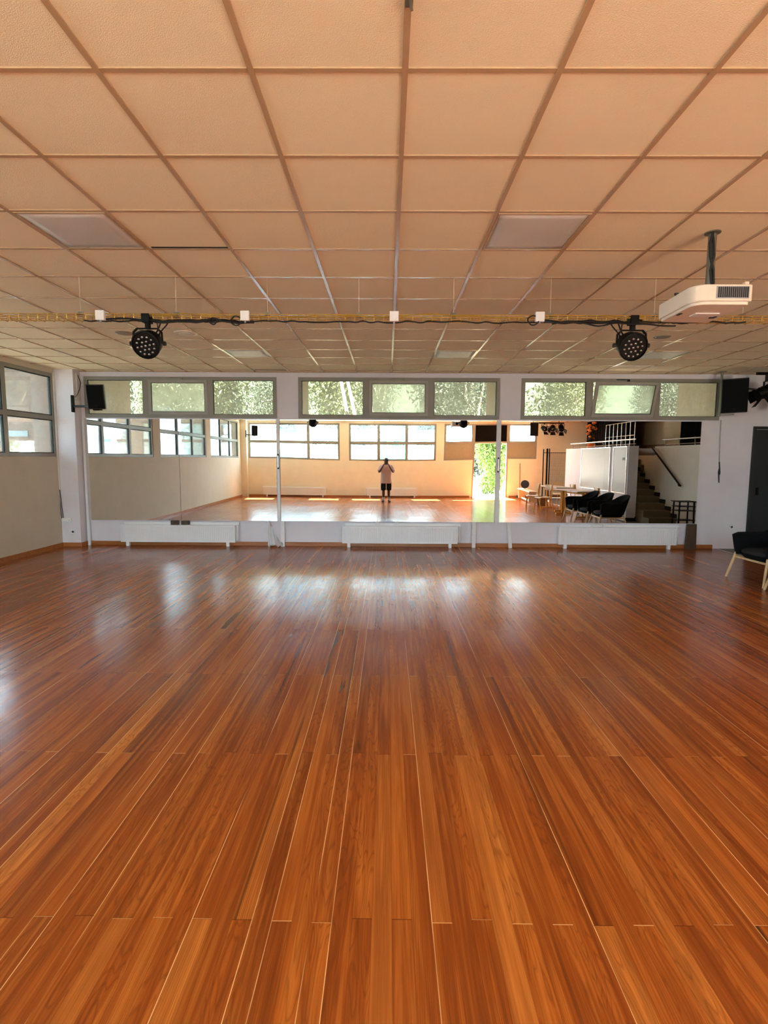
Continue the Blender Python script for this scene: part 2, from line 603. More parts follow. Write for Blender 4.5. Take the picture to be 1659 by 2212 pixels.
mm, nt_, p_ = nodes('lens_glass')
p_.inputs['Base Color'].default_value = (.35, .33, .31, 1)
p_.inputs['Metallic'].default_value = .9
p_.inputs['Roughness'].default_value = .12
M['lens'] = mm


# ------------------------------------------------------------------ room shell
def wall(name, origin, ux, length, z0, z1, th, openings, m, label=None):
    """upright wall: starts at origin, runs along unit vector ux, thickness th to the outside (left-hand normal);
    openings are (u0, u1, z0, z1)"""
    mb = MB()
    ux = Vector(ux)
    nn = Vector((-ux.y, ux.x, 0))       # outward
    us = sorted({0, length} | {o[0] for o in openings} | {o[1] for o in openings})
    zs = sorted({z0, z1} | {o[2] for o in openings} | {o[3] for o in openings})
    us = [u for u in us if 0 <= u <= length]
    zs = [z for z in zs if z0 <= z <= z1]

    def solid(i, j):
        if not (0 <= i < len(us) - 1 and 0 <= j < len(zs) - 1):
            return False
        u, z = (us[i] + us[i + 1]) / 2, (zs[j] + zs[j + 1]) / 2
        return not any(o[0] < u < o[1] and o[2] < z < o[3] for o in openings)

    def P(u, n, z):
        q = Vector(origin) + ux * u + nn * n
        return mb.bm.verts.new((q.x, q.y, z))

    for i in range(len(us) - 1):
        for j in range(len(zs) - 1):
            if not solid(i, j):
                continue
            a, b, c, d = us[i], us[i + 1], zs[j], zs[j + 1]
            mb.bm.faces.new([P(a, 0, c), P(b, 0, c), P(b, 0, d), P(a, 0, d)])
            mb.bm.faces.new([P(a, th, c), P(a, th, d), P(b, th, d), P(b, th, c)])
            for di, dj, q in ((-1, 0, ((a, c), (a, d))), (1, 0, ((b, d), (b, c))), (0, -1, ((b, c), (a, c))), (0, 1, ((a, d), (b, d)))):
                if not solid(i + di, j + dj):
                    (u1, w1), (u2, w2) = q
                    mb.bm.faces.new([P(u1, 0, w1), P(u2, 0, w2), P(u2, th, w2), P(u1, th, w1)])
    bmesh.ops.remove_doubles(mb.bm, verts=mb.bm.verts[:], dist=1e-5)
    return struct(name, mb, m, label=label)


FRONT_WIN = [(-5.405, -1.98), (-1.595, 1.975), (2.355, 5.865)]
FZ0, FZ1 = 2.302, 3.02
XW = 7.15
# front wall: from right to left so that the outside is +y  -> use direction -x with outward normal (0,-1)? keep +x, normal = +y
wall('wall_front', (-6.15, YF, 0), (1, 0, 0), 6.15 + 9.5, 0, ZC + .02, .10,
     [(a + 6.15, b + 6.15, FZ0, FZ1) for a, b in FRONT_WIN], M['wall_front'])
# far wall (direction -x gives outward -y)
FARW = [(-5.80, -1.98), (-1.595, 1.975), (2.30, 3.50), (4.95, 6.13)]
wall('wall_back', (9.5, YB, 0), (-1, 0, 0), 9.5 + 6.4, 0, ZC + .02, .14,
     [(9.5 - b, 9.5 - a, 1.60, 3.03) for a, b in FARW] + [(9.5 - 4.95, 9.5 - 3.50, 0, 3.03)], M['wall'])
# left wall: direction +y  -> normal (-1,0)
LEFTW = [(5.86, 9.41), (1.75, 5.42), (-2.4, 1.25)]
p0 = Vector((wall_left_x(-3.3), -3.3, 0))
p1 = Vector((wall_left_x(9.9), 9.9, 0))
ul = (p1 - p0).normalized()
LL = (p1 - p0).length
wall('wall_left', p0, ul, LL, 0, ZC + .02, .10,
     [((a + 3.3) * LL / 13.2, (b + 3.3) * LL / 13.2, 1.60, 3.03) for a, b in LEFTW], M['wall_backlit'])

struct('floor', MB().box(-6.3, 5.93, YB - .02, YF + .05, -.12, 0), M['parquet'])
struct('floor_right', MB().box(5.93, 9.5, YB - .02, YF + .05, -.12, -.004), M['floor_grey'])
struct('trim_1', MB().box(5.925, 5.985, -2.98, 9.6, -.02, .004), M['chrome'], label='metal threshold strip closing the parquet')
struct('ceiling', MB().box(-6.35, 9.5, YB - .2, YF + .2, ZC, ZC + .05), M['tile'])
struct('roof', MB().box(-6.6, 9.8, YB - .3, YF + .3, ZC + .06, ZC + .5).box(-7.35, 9.8, YF + .3, 12.0, 3.42, 3.61).box(-7.35, -6.6, YB - .3, YF + .3, 3.42, 3.61), M['roof'])  # front and left eaves added out of view to hold back sky light

# ceiling grid of T rails, one continuous trim
mb = MB()
for i in range(-11, 16):
    x = GX + G * i
    if -6.25 < x < 9.3:
        mb.box(x - .012, x + .012, YB, YF, ZC - .007, ZC + .001)
for j in range(-9, 13):
    y = GY + G * j
    if YB < y < YF - .05:
        mb.box(-6.3, 9.4, y - .012, y + .012, ZC - .005, ZC + .001)
mb.box(-6.3, 9.4, YF - .03, YF, ZC - .012, ZC + .001)
mb.box(-6.3, 9.4, YB, YB + .03, ZC - .012, ZC + .001)
struct('trim_2', mb, M['rail'], label='exposed rails of the suspended ceiling')
mb = MB()
mb.box(GX - 4 * G + .6 + .03, GX - 4 * G + 1.2 - .02, GY + 3 * G - .035, GY + 3 * G - .012, ZC - .003, ZC + .001)
mb.box(-2.31, -1.74, 9.40, 9.47, ZC - .003, ZC + .001)
struct('ceiling_gap', mb, M['gasket'], label='dark open joints at lifted ceiling tiles')

# columns
struct('wall_column_left', MB().box(-6.05, -5.475, 9.42, YF + .02, 0, ZC), M['wall_front'])
struct('wall_column_back', MB().box(-6.3, -5.83, YB, -2.78, 0, ZC), M['wall'])
for n, (a, b) in enumerate(((-1.98, -1.595), (1.975, 2.30))):
    pass

# baseboards
bb = MB()
bb.box(-5.475, 5.90, YF - .018, YF, 0, .075)
struct('baseboard_front', bb, M['baseboard'], bevel=.006)
bb = MB()
bb.box(-5.86, -5.47, 9.402, 9.42, 0, .075)
bb.box(-5.475, -5.457, 9.402, YF - .018, 0, .075)
struct('baseboard_column', bb, M['baseboard'], bevel=.004)
bb = MB()
bb.bar((wall_left_x(9.41) + .007, 9.41, .0375), (wall_left_x(-2.78) + .009, -2.78, .0375), .018, .075)
struct('baseboard_left', bb, M['baseboard'])
bb = MB()
bb.box(-5.83, 3.42, YB, YB + .018, 0, .075)
bb.box(5.03, 7.9, YB, YB + .018, 0, .075)
struct('baseboard_back', bb, M['baseboard'])


# ------------------------------------------------------------------ windows
def frame_ring(mb, M4, u0, u1, z0, z1, w, d0, d1):
    """rectangular frame in a local (u, depth, z) space mapped by M4"""
    for a, b, c, d in ((u0, u1, z0, z0 + w), (u0, u1, z1 - w, z1), (u0, u0 + w, z0 + w, z1 - w), (u1 - w, u1, z0 + w, z1 - w)):
        vs = [(a, d0, c), (b, d0, c), (b, d1, c), (a, d1, c), (a, d0, d), (b, d0, d), (b, d1, d), (a, d1, d)]
        v = [mb.bm.verts.new(M4 @ Vector(q)) for q in vs]
        for f in ((0, 3, 2, 1), (4, 5, 6, 7), (0, 1, 5, 4), (1, 2, 6, 5), (2, 3, 7, 6), (3, 0, 4, 7)):
            mb.bm.faces.new([v[i] for i in f])


def lbox(mb, M4, a, b, d0, d1, c, d):
    vs = [(a, d0, c), (b, d0, c), (b, d1, c), (a, d1, c), (a, d0, d), (b, d0, d), (b, d1, d), (a, d1, d)]
    v = [mb.bm.verts.new(M4 @ Vector(q)) for q in vs]
    for f in ((0, 3, 2, 1), (4, 5, 6, 7), (0, 1, 5, 4), (1, 2, 6, 5), (2, 3, 7, 6), (3, 0, 4, 7)):
        mb.bm.faces.new([v[i] for i in f])


WN = [0]


def structure_root(name, label):
    o = bpy.data.objects.new(name, None)
    C.objects.link(o)
    o['kind'] = 'structure'
    o['label'] = label
    return o


def front_window(x0, x1, label, cols, dirty, open_sash=False):
    """strip window: fixed pane, bottom-hung sash, fixed pane"""
    WN[0] += 1
    root = structure_root('window_%d' % WN[0], label)
    I = Matrix.Identity(4)
    y0, y1 = YF - .018, YF + .055
    m1, m2 = cols
    mb = MB()
    frame_ring(mb, I, x0, x1, FZ0, FZ1, .062, y0, y1)
    for m in (m1, m2):
        mb.box(m - .063, m + .063, y0, y1, FZ0 + .05, FZ1 - .05)
    mb.build('window_frame', M['alu'], root, bevel=.003)
    for a, b, dm in ((x0 + .062, m1 - .063, dirty[0]), (m2 + .063, x1 - .062, dirty[2])):
        g = MB()
        frame_ring(g, I, a, b, FZ0 + .062, FZ1 - .062, .007, y0 + .012, y0 + .04)
        g.build('gasket', M['gasket'], root)
        MB().box(a + .003, b - .003, y0 + .03, y0 + .036, FZ0 + .065, FZ1 - .065).build('pane', M[dm], root)
    # sash
    a, b = m1 + .063, m2 - .063
    hz = FZ0 + .055
    sash = MB()
    frame_ring(sash, I, a - .02, b + .02, 0, FZ1 - FZ0 - .11, .05, -.022, .02)
    so = sash.build('sash', M['alu_light'], root, bevel=.003)
    so.location = (0, YF - .0, hz)
    g = MB()
    frame_ring(g, I, a + .03, b - .03, .05, FZ1 - FZ0 - .16, .007, -.012, .012)
    g.build('gasket', M['gasket'], so)
    MB().box(a + .032, b - .032, -.003, .003, .052, FZ1 - FZ0 - .162).build('pane', M[dirty[1]], so)
    c = MB()
    xm = (a + b) / 2
    c.box(xm - .13, xm + .10, YF - .035, YF - .02, FZ1 - .028, FZ1 - .016)
    c.box(xm + .06, xm + .10, YF - .045, YF - .02, FZ1 - .055, FZ1 - .02)
    c.build('window_closer', M['black_metal'] if open_sash else M['steel'], root)
    if open_sash:
        so.rotation_euler = (R(17), 0, 0)
    return root


front_window(*FRONT_WIN[0], 'grey aluminium strip window nearest the left corner above the mirrors', (-4.302, -3.17), ('glass', 'glass_dirty', 'glass'))
front_window(*FRONT_WIN[1], 'grey aluminium strip window in the middle above the mirrors', (-.381, .75), ('glass', 'glass_dirty', 'glass'))
front_window(*FRONT_WIN[2], 'grey aluminium strip window with its middle sash tilted open', (3.556, 4.735), ('glass', 'glass_dirty', 'glass'), True)


def two_row_window(label, M4, length, z0, z1, cols, infill_low=False, gm='glass_blue'):
    """large fixed window, two rows; local u along the wall, depth +y outwards"""
    WN[0] += 1
    root = structure_root('window_%d' % WN[0], label)
    zm = z0 + (z1 - z0) * .47
    mb = MB()
    frame_ring(mb, M4, 0, length, z0, z1, .06, 0, .07)
    for c in cols:
        lbox(mb, M4, c - .04, c + .04, 0, .07, z0 + .05, z1 - .05)
    lbox(mb, M4, .05, length - .05, 0.003, .067, zm - .038, zm + .038)
    mb.build('window_frame', M['alu'], root, bevel=.003)
    edges = [0.06] + [c for c in cols] + [length - .06]
    for i in range(len(edges) - 1):
        a = edges[i] + (.04 if i else 0)
        b = edges[i + 1] - (.04 if i < len(edges) - 2 else 0)
        for k, (c, d) in enumerate(((z0 + .06, zm - .038), (zm + .038, z1 - .06))):
            if infill_low and k == 0:
                q = MB()
                lbox(q, M4, a - .004, b + .004, .02, .05, c - .004, d + .004)
                q.build('infill_board', M['infill'], root)
                continue
            g = MB()
            frame_ring(g, M4, a, b, c, d, .014, .012, .05)
            g.build('gasket', M['gasket'], root)
            q = MB()
            lbox(q, M4, a + .005, b - .005, .03, .036, c + .005, d - .005)
            q.build('pane', M[gm], root)
    return root


def wall_matrix(p, u, inset):
    u = Vector(u)
    n = Vector((-u.y, u.x, 0))
    m = Matrix(((u.x, n.x, 0, 0), (u.y, n.y, 0, 0), (0, 0, 1, 0), (0, 0, 0, 1)))
    m.translation = Vector(p) + n * inset
    return m


for (a, b), lb in zip(LEFTW, ('two-row window in the left wall, at the mirror corner', 'two-row window halfway along the left wall',
                              'two-row window in the left wall beside the far corner')):
    ua, ub = (a + 3.3) * LL / 13.2, (b + 3.3) * LL / 13.2
    two_row_window(lb, wall_matrix(p0 + ul * ua, ul, .012), ub - ua, 1.60, 3.03, [(ub - ua) * .333, (ub - ua) * .667], gm='glass_left')
for (a, b), lb, cols, inf in zip(FARW, ('six-pane window behind the photographer by the far corner', 'six-pane window behind the photographer in mid wall',
                                        'narrow window over a grey board, left of the open door as mirrored', 'narrow window over a grey board, right of the open door as mirrored'),
                                 ((1.27, 2.53), (1.215, 2.365), (), ()), (0, 0, 1, 1)):
    L_ = b - a
    two_row_window(lb, wall_matrix((b, YB, 0), (-1, 0, 0), .012), L_, 1.60, 3.03, [L_ - c for c in cols], bool(inf))

# back door: frame, black transom board, open doorway
dr = structure_root('door_1', 'open garden door with a black board over it in the far wall')
mb = MB()
for x in (3.50, 4.89):
    mb.box(x, x + .06, YB - .08, YB, 0, 3.03)
mb.box(3.56, 4.89, YB - .08, YB, 2.24, 2.31)
mb.box(3.56, 4.89, YB - .08, YB, 2.97, 3.03)
mb.build('door_frame', M['alu'], dr, bevel=.003)
MB().box(3.56, 4.89, YB - .05, YB - .02, 2.31, 2.97).build('transom_board', M['curtain'], dr)

# right door in the mirror wall
dr = structure_root('door_2', 'anthracite door at the right end of the mirror wall')
mb = MB()
mb.box(6.485, 6.535, YF - .03, YF + .001, 0, 2.20)
mb.box(6.535, 7.30, YF - .03, YF + .001, 2.15, 2.20)
mb.build('door_frame', M['door_dark'], dr, bevel=.004)
lf = MB().box(6.54, 7.30, YF - .02, YF + .001, .008, 2.145).build('door_leaf', M['door_dark'], dr, bevel=.003)
MB().box(6.60, 6.63, YF - .06, YF - .02, .98, 1.12).build('door_handle', M['black_metal'], lf, bevel=.004)


# ------------------------------------------------------------------ mirrors
MZ0, MZ1 = .462, 2.277
# x range, label, slope about the upright axis at both ends, bulge at both ends
PANELS = [(-5.405, -3.7375, 'wall mirror panel at the left corner, over the brown props', -.006, -.006, .0004, .0004),
          (-3.7365, -1.99, 'second wall mirror panel from the left corner, left of the first white batten', -.006, 0.0, -.0002, .0012),
          (-1.925, -.0205, 'wall mirror panel right of the first white batten', 0, 0, .0020, .0050),
          (-.0195, 1.925, 'wall mirror panel showing the photographer, left of the second white batten', 0, 0, .0050, .0006),
          (2.012, 3.8615, 'wall mirror panel right of the second white batten, showing the tables', 0, 0, .0002, .0002),
          (3.8625, 5.545, 'wall mirror panel at the right end, showing the staircase', 0, 0, -.0003, -.0003)]
for x0, x1, lb, ga, gb, ta, tb in PANELS:
    mb = MB()
    zm = (MZ0 + MZ1) / 2
    n, k = 24, 24

    def surf(u, v):
        x = x0 + (x1 - x0) * u
        z = MZ0 + (MZ1 - MZ0) * v
        yo = (x1 - x0) * (ga * u + (gb - ga) * u * u / 2) - (x1 - x0) * (ga + (gb - ga) / 2) / 2
        s = u if abs(ta - tb) < 1e-9 else (1 - (1 - u) ** 2 if tb > ta else u * u)
        t = ta + (tb - ta) * s
        tt = t * (.12 * (z - zm) + .88 * .38 * math.sqrt(math.pi) / 2 * math.erf((z - 1.5) / .38))
        return (x, YF - .042 + yo + tt, z)

    mb.grid(surf, n, k)
    nf = len(mb.bm.faces)
    mb.box(x0, x1, YF - .034, YF - .028, MZ0, MZ1)
    o = mb.build('dance_mirror', M['mirror'], normals=False)
    for p in o.data.polygons[:nf]:
        p.use_smooth = True
    if o.data.polygons[0].normal.y > 0:
        o.data.flip_normals()
    tag(o, lb, 'mirror', 'mirrors along the front wall')

# white upright battens between the mirrors
for x, w, lb, hz in ((-1.957, .052, 'white upright batten between mirrors left of the middle, black slot handle', 1.40),
                     (1.968, .075, 'white upright batten between mirrors right of the middle, long black slot handle', 1.36)):
    t = thing('mirror_batten', lb, 'batten', (x, YF - .05, 0), 0, 'white battens between the mirrors')
    MB().box(-w / 2, w / 2, -.012, .045, .46, 2.29).build('upright', M['white'], t, bevel=.003)
    h = MB()
    h.box(-.014, .014, -.026, -.012, hz, hz + .27)
    h.build('slot_handle', M['black'], t, bevel=.005)
    MB().box(-.007, .007, -.030, -.024, hz + .03, hz + .24).build('slot_inlay', M['chrome'], t)
o = MB().box(-5.455, -5.412, YF - .055, YF, .08, 2.29).build('mirror_batten', M['white'], bevel=.003)
tag(o, 'narrow white batten along the left edge of the mirrors', 'batten')


# ------------------------------------------------------------------ radiators
def radiator(x0, x1, ywall, face, label, group, grille=True):
    """panel radiator; face = -1 looks to -y, +1 looks to +y"""
    W = x1 - x0
    t = thing('radiator', label, 'radiator', ((x0 + x1) / 2, ywall, 0), 0 if face < 0 else math.pi, group)
    z0, z1 = .075, .385
    # fluted front panel (local: wall at y=0, room towards -y)
    n = int(W / .0335)
    px = []
    for i in range(n):
        a = -W / 2 + .02 + (W - .04) * i / n
        s = (W - .04) / n
        px += [(a, -.118), (a + s * .5, -.118), (a + s * .62, -.109), (a + s * .88, -.109)]
    px = [(-W / 2, -.112)] + px + [(W / 2 - .02, -.118), (W / 2, -.112)]
    mb = MB()
    ra, rb = [], []
    for x, y in px:
        ra.append((x, y))
    zz = (z0, z0 + .03, z0 + .034, z1 - .034, z1 - .03, z1)
    rows = []
    for iz, z in enumerate(zz):
        flat = iz in (0, 1, 4, 5)
        rows.append([mb.bm.verts.new((x, -.118 if (flat and abs(x) < W / 2 - .001) else y, z)) for x, y in ra])
    for a, b in zip(rows, rows[1:]):
        for i in range(len(ra) - 1):
            mb.bm.faces.new((a[i], a[i + 1], b[i + 1], b[i]))
    mb.box(-W / 2, W / 2, -.112, -.098, z0, z1)
    mb.box(-W / 2, W / 2, -.048, -.040, z0 + .01, z1 - .005)
    mb.build('panel', M['radiator'], t)
    g = MB()
    g.box(-W / 2 + .005, W / 2 - .005, -.110, -.042, z1 - .012, z1 - .004)
    for i in range(int(W / .03)):
        x = -W / 2 + .02 + .03 * i
        g.box(x, x + .012, -.106, -.046, z1 - .004, z1 + .002)
    g.build('top_grille', M['radiator'], t)
    for s in (-1, 1):
        MB().box(s * W / 2 - .004, s * W / 2 + .004, -.116, -.040, z0, z1).build('side_panel', M['radiator'], t, bevel=.002)
    for x in (-W / 2 + .09, W / 2 - .16):
        MB().box(x, x + .055, -.115, -.06, 0, z0 + .01).build('leg', M['radiator'], t, bevel=.003)
    # back plate on the wall and valve
    MB().box(-W / 2 + .04, W / 2 + .06, -.034, -.024, .10, .435).build('back_plate', M['radiator'], t, bevel=.002)
    v = MB()
    v.tube([(W / 2 + .045, -.07, z1 - .04), (W / 2 + .045, -.07, .12), (W / 2 + .045, -.03, .085)], .010, 8)
    v.build('pipe', M['radiator'], t, smooth=True)
    v = MB()
    v.lathe([(0, 0), (.02, 0), (.022, .03), (.018, .055), (0, .055)], Matrix.Translation((W / 2 + .045, -.07, z1 - .05)), 14)
    v.build('valve_knob', M['white'], t, smooth=True)
    return t


radiator(-4.815, -2.75, YF, -1, 'white ribbed radiator under the left mirrors, two brown props above it', 'radiators under the mirrors')
radiator(-.812, 1.262, YF, -1, 'white ribbed radiator in the middle of the mirror wall, two grey props above it', 'radiators under the mirrors')
radiator(3.085, 5.195, YF, -1, 'white ribbed radiator at the right of the mirror wall, beside the brown plank', 'radiators under the mirrors')
radiator(-5.15, -2.58, YB, 1, 'pale radiator under the far corner window, mirrored left of the photographer', 'radiators under the far windows')
radiator(-.87, 1.24, YB, 1, 'pale radiator behind the photographer under the middle far window', 'radiators under the far windows')

# ------------------------------------------------------------------ props under the mirrors
PROPS = [(-5.415, .045, 'white', 'white prop under the mirror at the left corner', .0),
         (-3.845, .145, 'brownwood', 'brown wooden prop above the left radiator, left one of the pair', 0),
         (-3.655, .145, 'brownwood', 'brown wooden prop above the left radiator, right one of the pair', 0),
         (-2.145, .035, 'white', 'thin white prop holding one end of the plastic wrap', 0),
         (-1.895, .072, 'white', 'wide white prop at the end of the plastic wrap below the first batten', 0),
         (-.185, .06, 'white', 'pale grey prop behind the middle radiator, left one of the pair', 0),
         (.165, .07, 'white', 'pale grey prop behind the middle radiator, right one of the pair', 0),
         (1.562, .065, 'white', 'white prop right of the middle radiator', 0),
         (2.205, .062, 'white', 'white leaning prop right of the second batten', .045),
         (3.70, .055, 'white', 'white prop behind the right radiator, left one of the pair', 0),
         (3.905, .055, 'white', 'white prop behind the right radiator, right one of the pair', 0)]
for x, w, m, lb, lean in PROPS:
    behind = any(a - .05 < x < b + .05 for a, b in ((-4.815, -2.75), (-.812, 1.262), (3.085, 5.195)))
    mb = MB()
    if behind:
        # short block wedged between the radiator top and the mirror
        mb.bar((x, YF - .060, .388), (x, YF - .060, .4605), w, .046, (0, 1, 0))
    else:
        mb.bar((x + lean / 2, YF - .060, 0), (x - lean / 2, YF - .060, .459), w, .03, (0, 1, 0))
    o = mb.build('mirror_prop', M[m], bevel=.002)
    tag(o, lb, 'prop', 'props holding up the mirrors')
mb = MB()
mb.prism([(-.098, 0), (.10, 0), (.088, .456), (-.078, .456)], -.02, .02, Matrix(((1, 0, 0, 5.462), (0, 0, 1, YF - .07), (0, 1, 0, 0), (0, 0, 0, 1))))
o = mb.build('wooden_plank', M['brownwood'], bevel=.002)
tag(o, 'dark brown plank standing under the right end of the mirrors', 'plank')

# crumpled plastic film slung between two props
rnd = random.Random(3)
mb = MB()


def film(u, v):
    # upper corner near the thin prop, sagging to the floor by the wide one
    x = -2.13 + .25 * u
    top = .43 * (1 - u) ** 1.8 + .075
    bot = .022 + .01 * math.sin(7 * u)
    z = bot + (top - bot) * v + .010 * math.sin(17 * u + 5 * v)
    y = YF - .115 - .03 * math.sin(11 * u + 3 * v) - .025 * (1 - v) + rnd.uniform(-.008, .008)
    return (x, y, z)


mb.grid(film, 16, 8)
o = mb.build('plastic_wrap', M['film'], smooth='all', solid=.002)
tag(o, 'crumpled clear plastic wrap hanging between two white props', 'plastic')


# ------------------------------------------------------------------ small wall fittings
def socket(loc, label, rz=0):
    t = thing('wall_socket', label, 'socket', loc, rz, 'white wall sockets')
    MB().box(-.042, .042, -.011, 0, -.042, .042).build('cover_plate', M['white'], t, bevel=.004)
    r = MB().lathe([(0, 0), (.021, 0), (.021, .004), (.017, .004), (.016, -.004), (0, -.004)],
                   Matrix.Translation((0, -.011, 0)) @ Matrix.Rotation(R(90), 4, 'X'), 18)
    r.build('round_outlet', M['grille'], t, smooth=True)
    return t


socket((-5.61, 9.42, .27), 'white wall socket at the foot of the left column')
socket((6.225, YF, .40), 'white wall socket between the mirrors and the dark door')
t = thing('junction_box', 'white cable box low on the left column above the socket', 'junction box', (-5.685, 9.42, .485))
MB().box(-.085, .07, -.045, 0, -.032, .032).build('box_body', M['white'], t, bevel=.004)
MB().lathe([(0, 0), (.007, 0), (.007, .004), (0, .004)], Matrix.Translation((.04, -.045, 0)) @ Matrix.Rotation(R(90), 4, 'X'), 10).build('screw', M['grille'], t)
o = MB().box(-5.83, -5.79, 9.395, 9.42, 1.02, 3.05).build('cable_trunking', M['trunk_plastic'], bevel=.002)
tag(o, 'white upright cable trunking in the left corner beside the window', 'trunking')
mb = MB()
mb.tube([(-5.80, 9.405, 1.03), (-5.785, 9.405, .8), (-5.765, 9.403, .51)], .006, 6)
mb.tube([(-5.822, 9.405, 1.03), (-5.808, 9.405, .8), (-5.79, 9.403, .51)], .005, 6)
o = mb.build('cable_pair', M['rubber'], smooth=True)
tag(o, 'thin dark cable pair running from trunking down to the cable box', 'cable')
o = MB().box(-5.475, -5.452, 9.50, 9.535, 2.60, 3.05).build('cable_trunking', M['trunk_plastic'], bevel=.002)
tag(o, 'short white trunking on the side of the left column above the speaker bracket', 'trunking')
mb = MB()
mb.tube([(-5.46, 9.55, 3.03), (-5.42, 9.56, 2.9), (-5.41, 9.5, 2.78), (-5.42, 9.44, 2.68), (-5.455, 9.42, 2.63)], .006, 6)
o = mb.build('speaker_cable', M['rubber'], smooth=True)
tag(o, 'dark cable running down to the left corner speaker', 'cable')

# cord by the right window
t = thing('blind_cord', 'grey cord with a black plug hanging right of the mirrors', 'cord', (5.895, YF - .02, 0))
MB().tube([(0, 0, 2.31), (.004, 0, 2.0), (.022, 0, 1.56)], .007, 6).build('cord', M['steel'], t, smooth=True)
MB().tube([(.022, 0, 1.57), (.03, -.006, 1.45), (.026, -.004, 1.33), (.04, 0, 1.2)], .011, 6, r2=.009).build('cord_end', M['rubber'], t, smooth=True)
MB().lathe([(0, 0), (.014, 0), (.019, .04), (.012, .11), (0, .11)], Matrix.Translation((.028, -.008, 1.34)), 10).build('plug', M['rubber'], t, smooth=True)


# ------------------------------------------------------------------ loudspeakers
def speaker_body(t, w, d, h, rot):
    """trapezoid cabinet centred on the origin, front towards -y"""
    mb = MB()
    mb.prism([(-w / 2, -d / 2), (w / 2, -d / 2), (w * .36, d / 2), (-w * .36, d / 2)], -h / 2, h / 2)
    c = mb.build('cabinet', M['black'], t, bevel=.012)
    c.rotation_euler = rot
    MB().box(-w / 2 + .012, w / 2 - .012, -d / 2 - .012, -d / 2 + .004, -h / 2 + .015, h / 2 - .015).build('front_grille', M['blackfab'], c, bevel=.006)
    MB().box(-.02, .02, -d / 2 - .016, -d / 2 - .01, -h / 2 + .05, -h / 2 + .075).build('badge', M['black_metal'], c)
    return c


t = thing('hanging_loudspeaker', 'black loudspeaker on a wall arm over the left corner of the mirrors', 'speaker', (-4.905, 9.13, 2.61), 0, 'hanging black loudspeakers')
speaker_body(t, .275, .24, .405, (R(7), R(-2), R(14)))
b = MB()
b.box(-.575, -.545, .20, .27, -.24, .05)
b.bar((-.56, .235, -.14), (-.30, .16, -.145), .035, .035)
b.bar((-.30, .16, -.145), (-.06, .05, -.19), .035, .03)
b.box(-.09, .03, .0, .09, -.225, -.17)
b.build('wall_bracket', M['black_metal'], t, bevel=.004)

t = thing('hanging_loudspeaker', 'black loudspeaker on a ceiling pole right of the open sash', 'speaker', (5.81, 9.22, 2.685), 0, 'hanging black loudspeakers')
speaker_body(t, .40, .28, .565, (R(6), R(-2.5), R(-16)))
b = MB()
b.tube([(-.09, .17, .425), (-.09, .17, -.33)], .02, 10)
b.box(-.14, -.04, .12, .22, .415, .428)
b.bar((-.09, .17, -.31), (.05, 0, -.31), .03, .02)
b.build('ceiling_pole', M['steel'], t, smooth=True)

t = thing('hanging_loudspeaker', 'black loudspeaker on a wall arm before the far corner window', 'speaker', (-5.40, -2.45, 2.68), math.pi, 'hanging black loudspeakers')
speaker_body(t, .26, .24, .40, (R(8), 0, R(-22)))
b = MB()
b.box(.40, .43, .22, .30, -.26, .02)
b.bar((.41, .27, -.15), (.08, .10, -.18), .035, .035)
b.box(-.03, .09, .02, .12, -.225, -.18)
b.build('wall_bracket', M['black_metal'], t, bevel=.004)

t = thing('hanging_loudspeaker', 'black loudspeaker on a pole before the far window beside the stage lights', 'speaker', (5.84, -2.45, 2.78), math.pi, 'hanging black loudspeakers')
speaker_body(t, .32, .26, .53, (R(5), 0, R(10)))
MB().tube([(0, .14, .33), (0, .14, -.27)], .018, 10).build('ceiling_pole', M['steel'], t, smooth=True)


# ------------------------------------------------------------------ stage lights with barn doors
def stage_light(loc, rz, tilt, label, pole):
    t = thing('hanging_stage_light', label, 'stage light', loc, rz, 'black stage lights with barn doors')
    Rm = Matrix.Rotation(R(tilt), 4, 'X') @ Matrix.Rotation(R(90), 4, 'X')   # lathe axis towards -y
    mb = MB()
    mb.lathe([(0, -.17), (.06, -.17), (.085, -.13), (.095, -.05), (.095, .10), (.085, .12), (.075, .12), (.07, .06), (0, .06)], Rm, 20)
    for k in range(5):
        mb.lathe([(.096, -.1 + .04 * k), (.102, -.095 + .04 * k), (.102, -.085 + .04 * k), (.096, -.08 + .04 * k)], Rm, 20)
    body = mb.build('lamp_housing', M['black_metal'], t, smooth=True)
    MB().lathe([(0, .075), (.03, .073), (.06, .066), (.07, .062)], Rm, 20).build('lens', M['lens'], body, smooth=True)
    T = Matrix.Rotation(R(tilt), 4, 'X')
    for a, open_, ln in ((0, 32, .15), (90, 38, .13), (180, 30, .15), (270, 36, .13)):
        q = MB()
        A = Rm @ Matrix.Rotation(R(a), 4, 'Z') @ Matrix.Translation((0, .092, .12)) @ Matrix.Rotation(R(-open_), 4, 'X')
        q.prism([(-.08, 0), (.08, 0), (.105, ln), (-.105, ln)], -.0015, .0015, A @ Matrix.Rotation(R(90), 4, 'X'))
        q.build('barn_door', M['black_metal'], t)
    y = MB()
    y.bar((-.115, 0, 0), (-.115, 0, .16), .012, .03, (0, 1, 0))
    y.bar((.115, 0, 0), (.115, 0, .16), .012, .03, (0, 1, 0))
    y.bar((-.12, 0, .165), (.12, 0, .165), .03, .012)
    y.box(-.02, .02, -.02, .02, .16, pole)
    y.build('yoke', M['black_metal'], t, bevel=.003)
    return t


